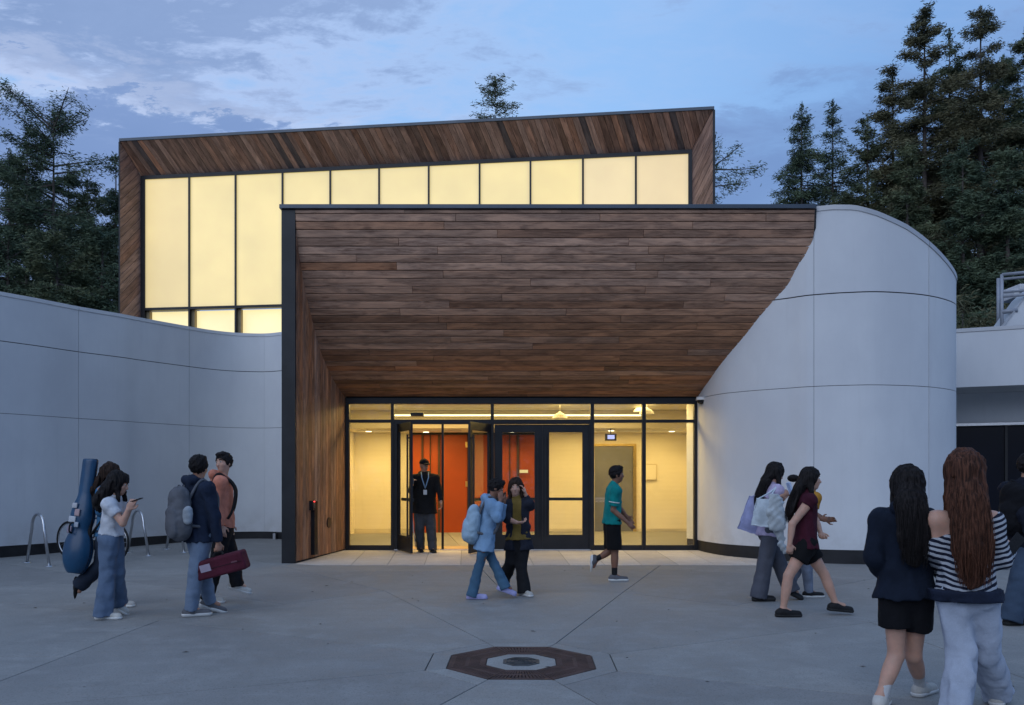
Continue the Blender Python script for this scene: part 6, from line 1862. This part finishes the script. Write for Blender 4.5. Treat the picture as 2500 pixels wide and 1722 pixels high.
i12 = person('woman in a white cropped tee and blue flared jeans reading her phone', 9.17, 6, (279, 1214), (271, 1318), (291, 1182),
             {'R': ((300, 1278, -0.18), (313, 1244, -0.20), (0.5, 0, 0.9)), 'L': ((300, 1276, 0.14), (318, 1240, 0.0), (0.5, -0.2, 0.9))},
             {'R': ((264, 1398, -0.05), (252, 1484, -0.05), (285, 1512, -0.05), True), 'L': ((284, 1396, 0.08), (286, 1464, 0.25), (318, 1486, 0.25))},
             SKIN_L, HAIR_B, dict(mat=MC('white_cotton', (0.56, 0.58, 0.62)), name='tee', hem=-0.06, loose=0.03, hemr=0.14, sleeve=(0.30, 0.070, 0.070, 0.06), wr=0.008, hairlen=0.20, hairw=1.35),
             dict(mat=mat_denim('washed_blue_jeans', (0.105, 0.150, 0.225)), r=(0.108, 0.084, 0.108), wr=0.008), f=2, pitch=-0.25, s=0.98, hairstyle='long', shoes={'both': (SHOE_W, SOLE_W, 0.03)})
phone(P(330, 1222, 9.0), (0.25, 0, 1.0), (1, 0, 0.35), SHOE_BK, 'dark phone held out by the woman in the white tee')
# cello case
cel = empty('cello_case', P(205, 1270, 9.85), 'tall blue hard cello case with stickers, carried upright on the back', 'cello case')
BLUEC = M('blue_case_shell', 0.35, 0, 0.5); _n = BLUEC.noise(BLUEC.coord('Object'), 3.0, 4, 0.6); BLUEC.col(BLUEC.mix(BLUEC.ramp(_n, 0.3, 0.7), (0.003, 0.038, 0.095), (0.006, 0.065, 0.145)))
bot, tp = np.array(P(183, 1400, 9.8)), np.array(P(222, 1122, 9.95))
ax_ = nrmz(tp - bot); Lc = np.linalg.norm(tp - bot)
wv = nrmz(np.array([1.0, -0.35, 0])); wv = nrmz(wv - ax_ * (wv @ ax_)); dv = nrmz(np.cross(ax_, wv))
S_ = Solid(); fl2 = (dv, 0.72)
S_.ell(bot + ax_ * 0.26, [wv, dv, ax_], (0.185, 0.135, 0.30), 0.03)
S_.ell(bot + ax_ * 0.66, [wv, dv, ax_], (0.150, 0.115, 0.24), 0.05)
S_.cap(bot + ax_ * 0.80, tp - ax_ * 0.02, 0.095, 0.098, fl2, 0.06)
S_.plane(bot - ax_ * 0.0, -ax_).plane(tp, ax_)
cb = S_.build('shell', 0.0095, BLUEC.m, cel, adapt=0.02)
seam = Solid()
seam.ell(bot + ax_ * 0.26, [wv, dv, ax_], (0.193, 0.020, 0.308), 0.03); seam.ell(bot + ax_ * 0.66, [wv, dv, ax_], (0.158, 0.020, 0.248), 0.05); seam.cap(bot + ax_ * 0.80, tp - ax_ * 0.02, 0.103, 0.106, (dv, 0.15), 0.06); seam.plane(bot - ax_ * 0.004, -ax_).plane(tp + ax_ * 0.008, ax_)
seam.build('rim_seal', 0.009, SHOE_BK, cel, adapt=0.02)
nside_ = dv if dv[1] < 0 else -dv
for q, (u, v, w_, h_, c) in enumerate(((0.62, -0.03, 0.05, 0.035, (0.45, 0.47, 0.50)), (0.70, 0.03, 0.035, 0.04, (0.40, 0.28, 0.28)), (0.56, 0.04, 0.03, 0.03, (0.32, 0.36, 0.42)), (0.78, -0.02, 0.035, 0.03, (0.45, 0.45, 0.47)), (0.50, -0.05, 0.03, 0.04, (0.30, 0.24, 0.30)))):
    cc2 = bot + ax_ * u + wv * v + nside_ * 0.1175
    S_ = Solid().ell(cc2, [wv, nside_, ax_], (w_ * 1.5, 0.010, h_ * 1.5)); S_.plane(cc2 + wv * w_, wv).plane(cc2 - wv * w_, -wv).plane(cc2 + ax_ * h_, ax_).plane(cc2 - ax_ * h_, -ax_); S_.build('sticker', 0.005, mat_simple('sticker_%d' % q, c, 0.5), cel)
tube('case_handle', catmull([Vector(bot + ax_ * a + nside_ * b_) for a, b_ in ((0.46, 0.125), (0.48, 0.165), (0.56, 0.165), (0.58, 0.125))], 4), 0.010, SHOE_BK, cel, seg=6)
for q in (1, -1):
    tube('shoulder_strap', catmull([Vector(bot + ax_ * 0.9 - nside_ * 0.02 + wv * 0.08), Vector(i11['SH']['R' if q < 0 else 'L'] + np.array([0, 0, 0.075])), Vector(i11['SH']['R' if q < 0 else 'L'] + i11['bd'] * 0.11 - np.array([0, 0, 0.1])), Vector(bot + ax_ * 0.45 + wv * 0.15)], 5), 0.014, SHOE_BK, cel, seg=6)

# 13 student with grey backpack and violin case
i13 = person('student in a navy hoodie and pale blue jeans walking away with a grey backpack', 9.35, 50, (483, 1176), (486, 1310), (486, 1142),
             {'L': ((452, 1248, 0.1), (456, 1296, 0.2)), 'R': ((523, 1262, -0.10), (533, 1326, -0.08), (0.05, 0, -1))},
             {'R': ((478, 1400, -0.06), (466, 1478, -0.06), (505, 1502, 0.0), True), 'L': ((497, 1400, 0.12), (512, 1468, 0.22), (545, 1478, 0.26))},
             SKIN_M, HAIR_B, dict(mat=MC('navy_hoodie', (0.014, 0.022, 0.044)), name='hoodie', hem=0.05, hood=True, loose=0.035, hemr=0.170, sleeve=(1.0, 0.072, 0.062, 0.048), wr=0.009),
             dict(mat=mat_denim('pale_blue_jeans', (0.15, 0.20, 0.28)), r=(0.105, 0.080, 0.066)), f=80, s=1.06, sex='m', shoes={'both': (SHOE_GY, SOLE_W, 0.036)}, hand_curl=1.1)
bp, bc_ = backpack(i13, MC('grey_backpack_cloth', (0.105, 0.11, 0.125)), 'grey backpack with a pale bottle pocket on the student in the navy hoodie', (0.165, 0.115, 0.27), 0.0, 0.02)
sp2 = Vector(bc_ + np.array([0.125, -0.10, -0.02])); 
S_ = Solid().cap(np.array(sp2) + np.array([0, 0, 0.05]), np.array(sp2) - np.array([0, 0, 0.05]), 0.05); S_.build('side_pocket', 0.009, MC('pale_pocket', (0.30, 0.33, 0.36)), bp, 0.004)
# violin case in the hand
vc = empty('violin_case', P(540, 1381, 9.2), 'oblong dark red violin case with a pale label, carried low in one hand', 'violin case')
MAR = MC('burgundy_case_cloth', (0.085, 0.014, 0.028), 0.7)
c0, c1 = np.array(P(479, 1396, 9.30)), np.array(P(601, 1364, 9.20))
ax2 = nrmz(c1 - c0); dn = nrmz(np.array([0, -0.15, 1.0])); dn = nrmz(dn - ax2 * (dn @ ax2)); dp = nrmz(np.cross(ax2, dn))
hw = 0.105; dpth = 0.075; Lh = np.linalg.norm(c1 - c0) / 2; cm = (c0 + c1) / 2
vs = [Vector(cm + ax2 * Lh * a + dn * hw * b_ + dp * dpth * e_) for a in (-1, 1) for b_ in (-1, 1) for e_ in (-1, 1)]
cs = mesh('case_shell', vs, [(0, 1, 3, 2), (4, 6, 7, 5), (0, 4, 5, 1), (2, 3, 7, 6), (0, 2, 6, 4), (1, 5, 7, 3)], MAR, vc); bevel(cs, 0.028, 4)
front = dp if dp[1] < 0 else -dp
def plate(c, w_, h_, mat, par, nm, t_=0.003):
    vs = [Vector(c + ax2 * w_ * a + dn * h_ * b_ + front * t_ * e_) for a in (-1, 1) for b_ in (-1, 1) for e_ in (-1, 1)]
    return mesh(nm, vs, [(0, 1, 3, 2), (4, 6, 7, 5), (0, 4, 5, 1), (2, 3, 7, 6), (0, 2, 6, 4), (1, 5, 7, 3)], mat, par)
plate(np.array(cm) - ax2 * 0.145 + front * (dpth + 0.002) + dn * 0.02, 0.062, 0.040, mat_simple('label_paper', (0.36, 0.30, 0.38), 0.6), vc, 'paper_label')
plate(np.array(cm) + ax2 * 0.20 + front * (dpth + 0.002) + dn * 0.01, 0.035, 0.008, mat_simple('brand_tab', (0.15, 0.06, 0.08), 0.5), vc, 'small_tab')
plate(np.array(cm) + front * (dpth + 0.0005) + dn * 0.0, Lh * 0.93, 0.0025, SHOE_BK, vc, 'zip')
hw_ = i13['AR']['R'][2]; hx = cm + dn * hw
tube('carry_handle', catmull([Vector(hx - ax2 * 0.06), Vector(np.array(hx) * 0.35 + (hw_ + np.array([0, 0, -0.085])) * 0.65 - ax2 * 0.04), Vector(np.array(hx) * 0.35 + (hw_ + np.array([0, 0, -0.085])) * 0.65 + ax2 * 0.04), Vector(hx + ax2 * 0.06)], 5), 0.012, SHOE_BK, vc, seg=8)

# 14 young man in peach hoodie
i14 = person('smiling young man in a peach hoodie and black trousers turning his head back', 10.25, 15, (540, 1162), (546, 1290), (546, 1131),
             {'R': ((531, 1232, -0.18), (541, 1285, -0.20)), 'L': ((556, 1232, 0.15), (562, 1282, 0.10))},
             {'R': ((530, 1372, -0.05), (507, 1446, 0.0), (536, 1468, 0.0), True), 'L': ((566, 1362, 0.08), (578, 1424, 0.05), (612, 1434, 0.05))},
             SKIN_L, HAIR_B, dict(mat=MC('peach_fleece', (0.55, 0.20, 0.13)), name='hoodie', hem=-0.01, hood=True, loose=0.035, hemr=0.155, sleeve=(1.0, 0.070, 0.060, 0.048), wr=0.008),
             dict(mat=MC('black_loose_trousers', (0.010, 0.010, 0.012)), r=(0.105, 0.082, 0.078)), f=-115, s=1.02, sex='m', roll=-0.1, shoes={'both': (SHOE_W, SOLE_W, 0.03)})
backpack(i14, SHOE_BK, 'black backpack worn by the young man in the peach hoodie', (0.13, 0.09, 0.20), -0.01, 0.0)

SC.frame_set(1)
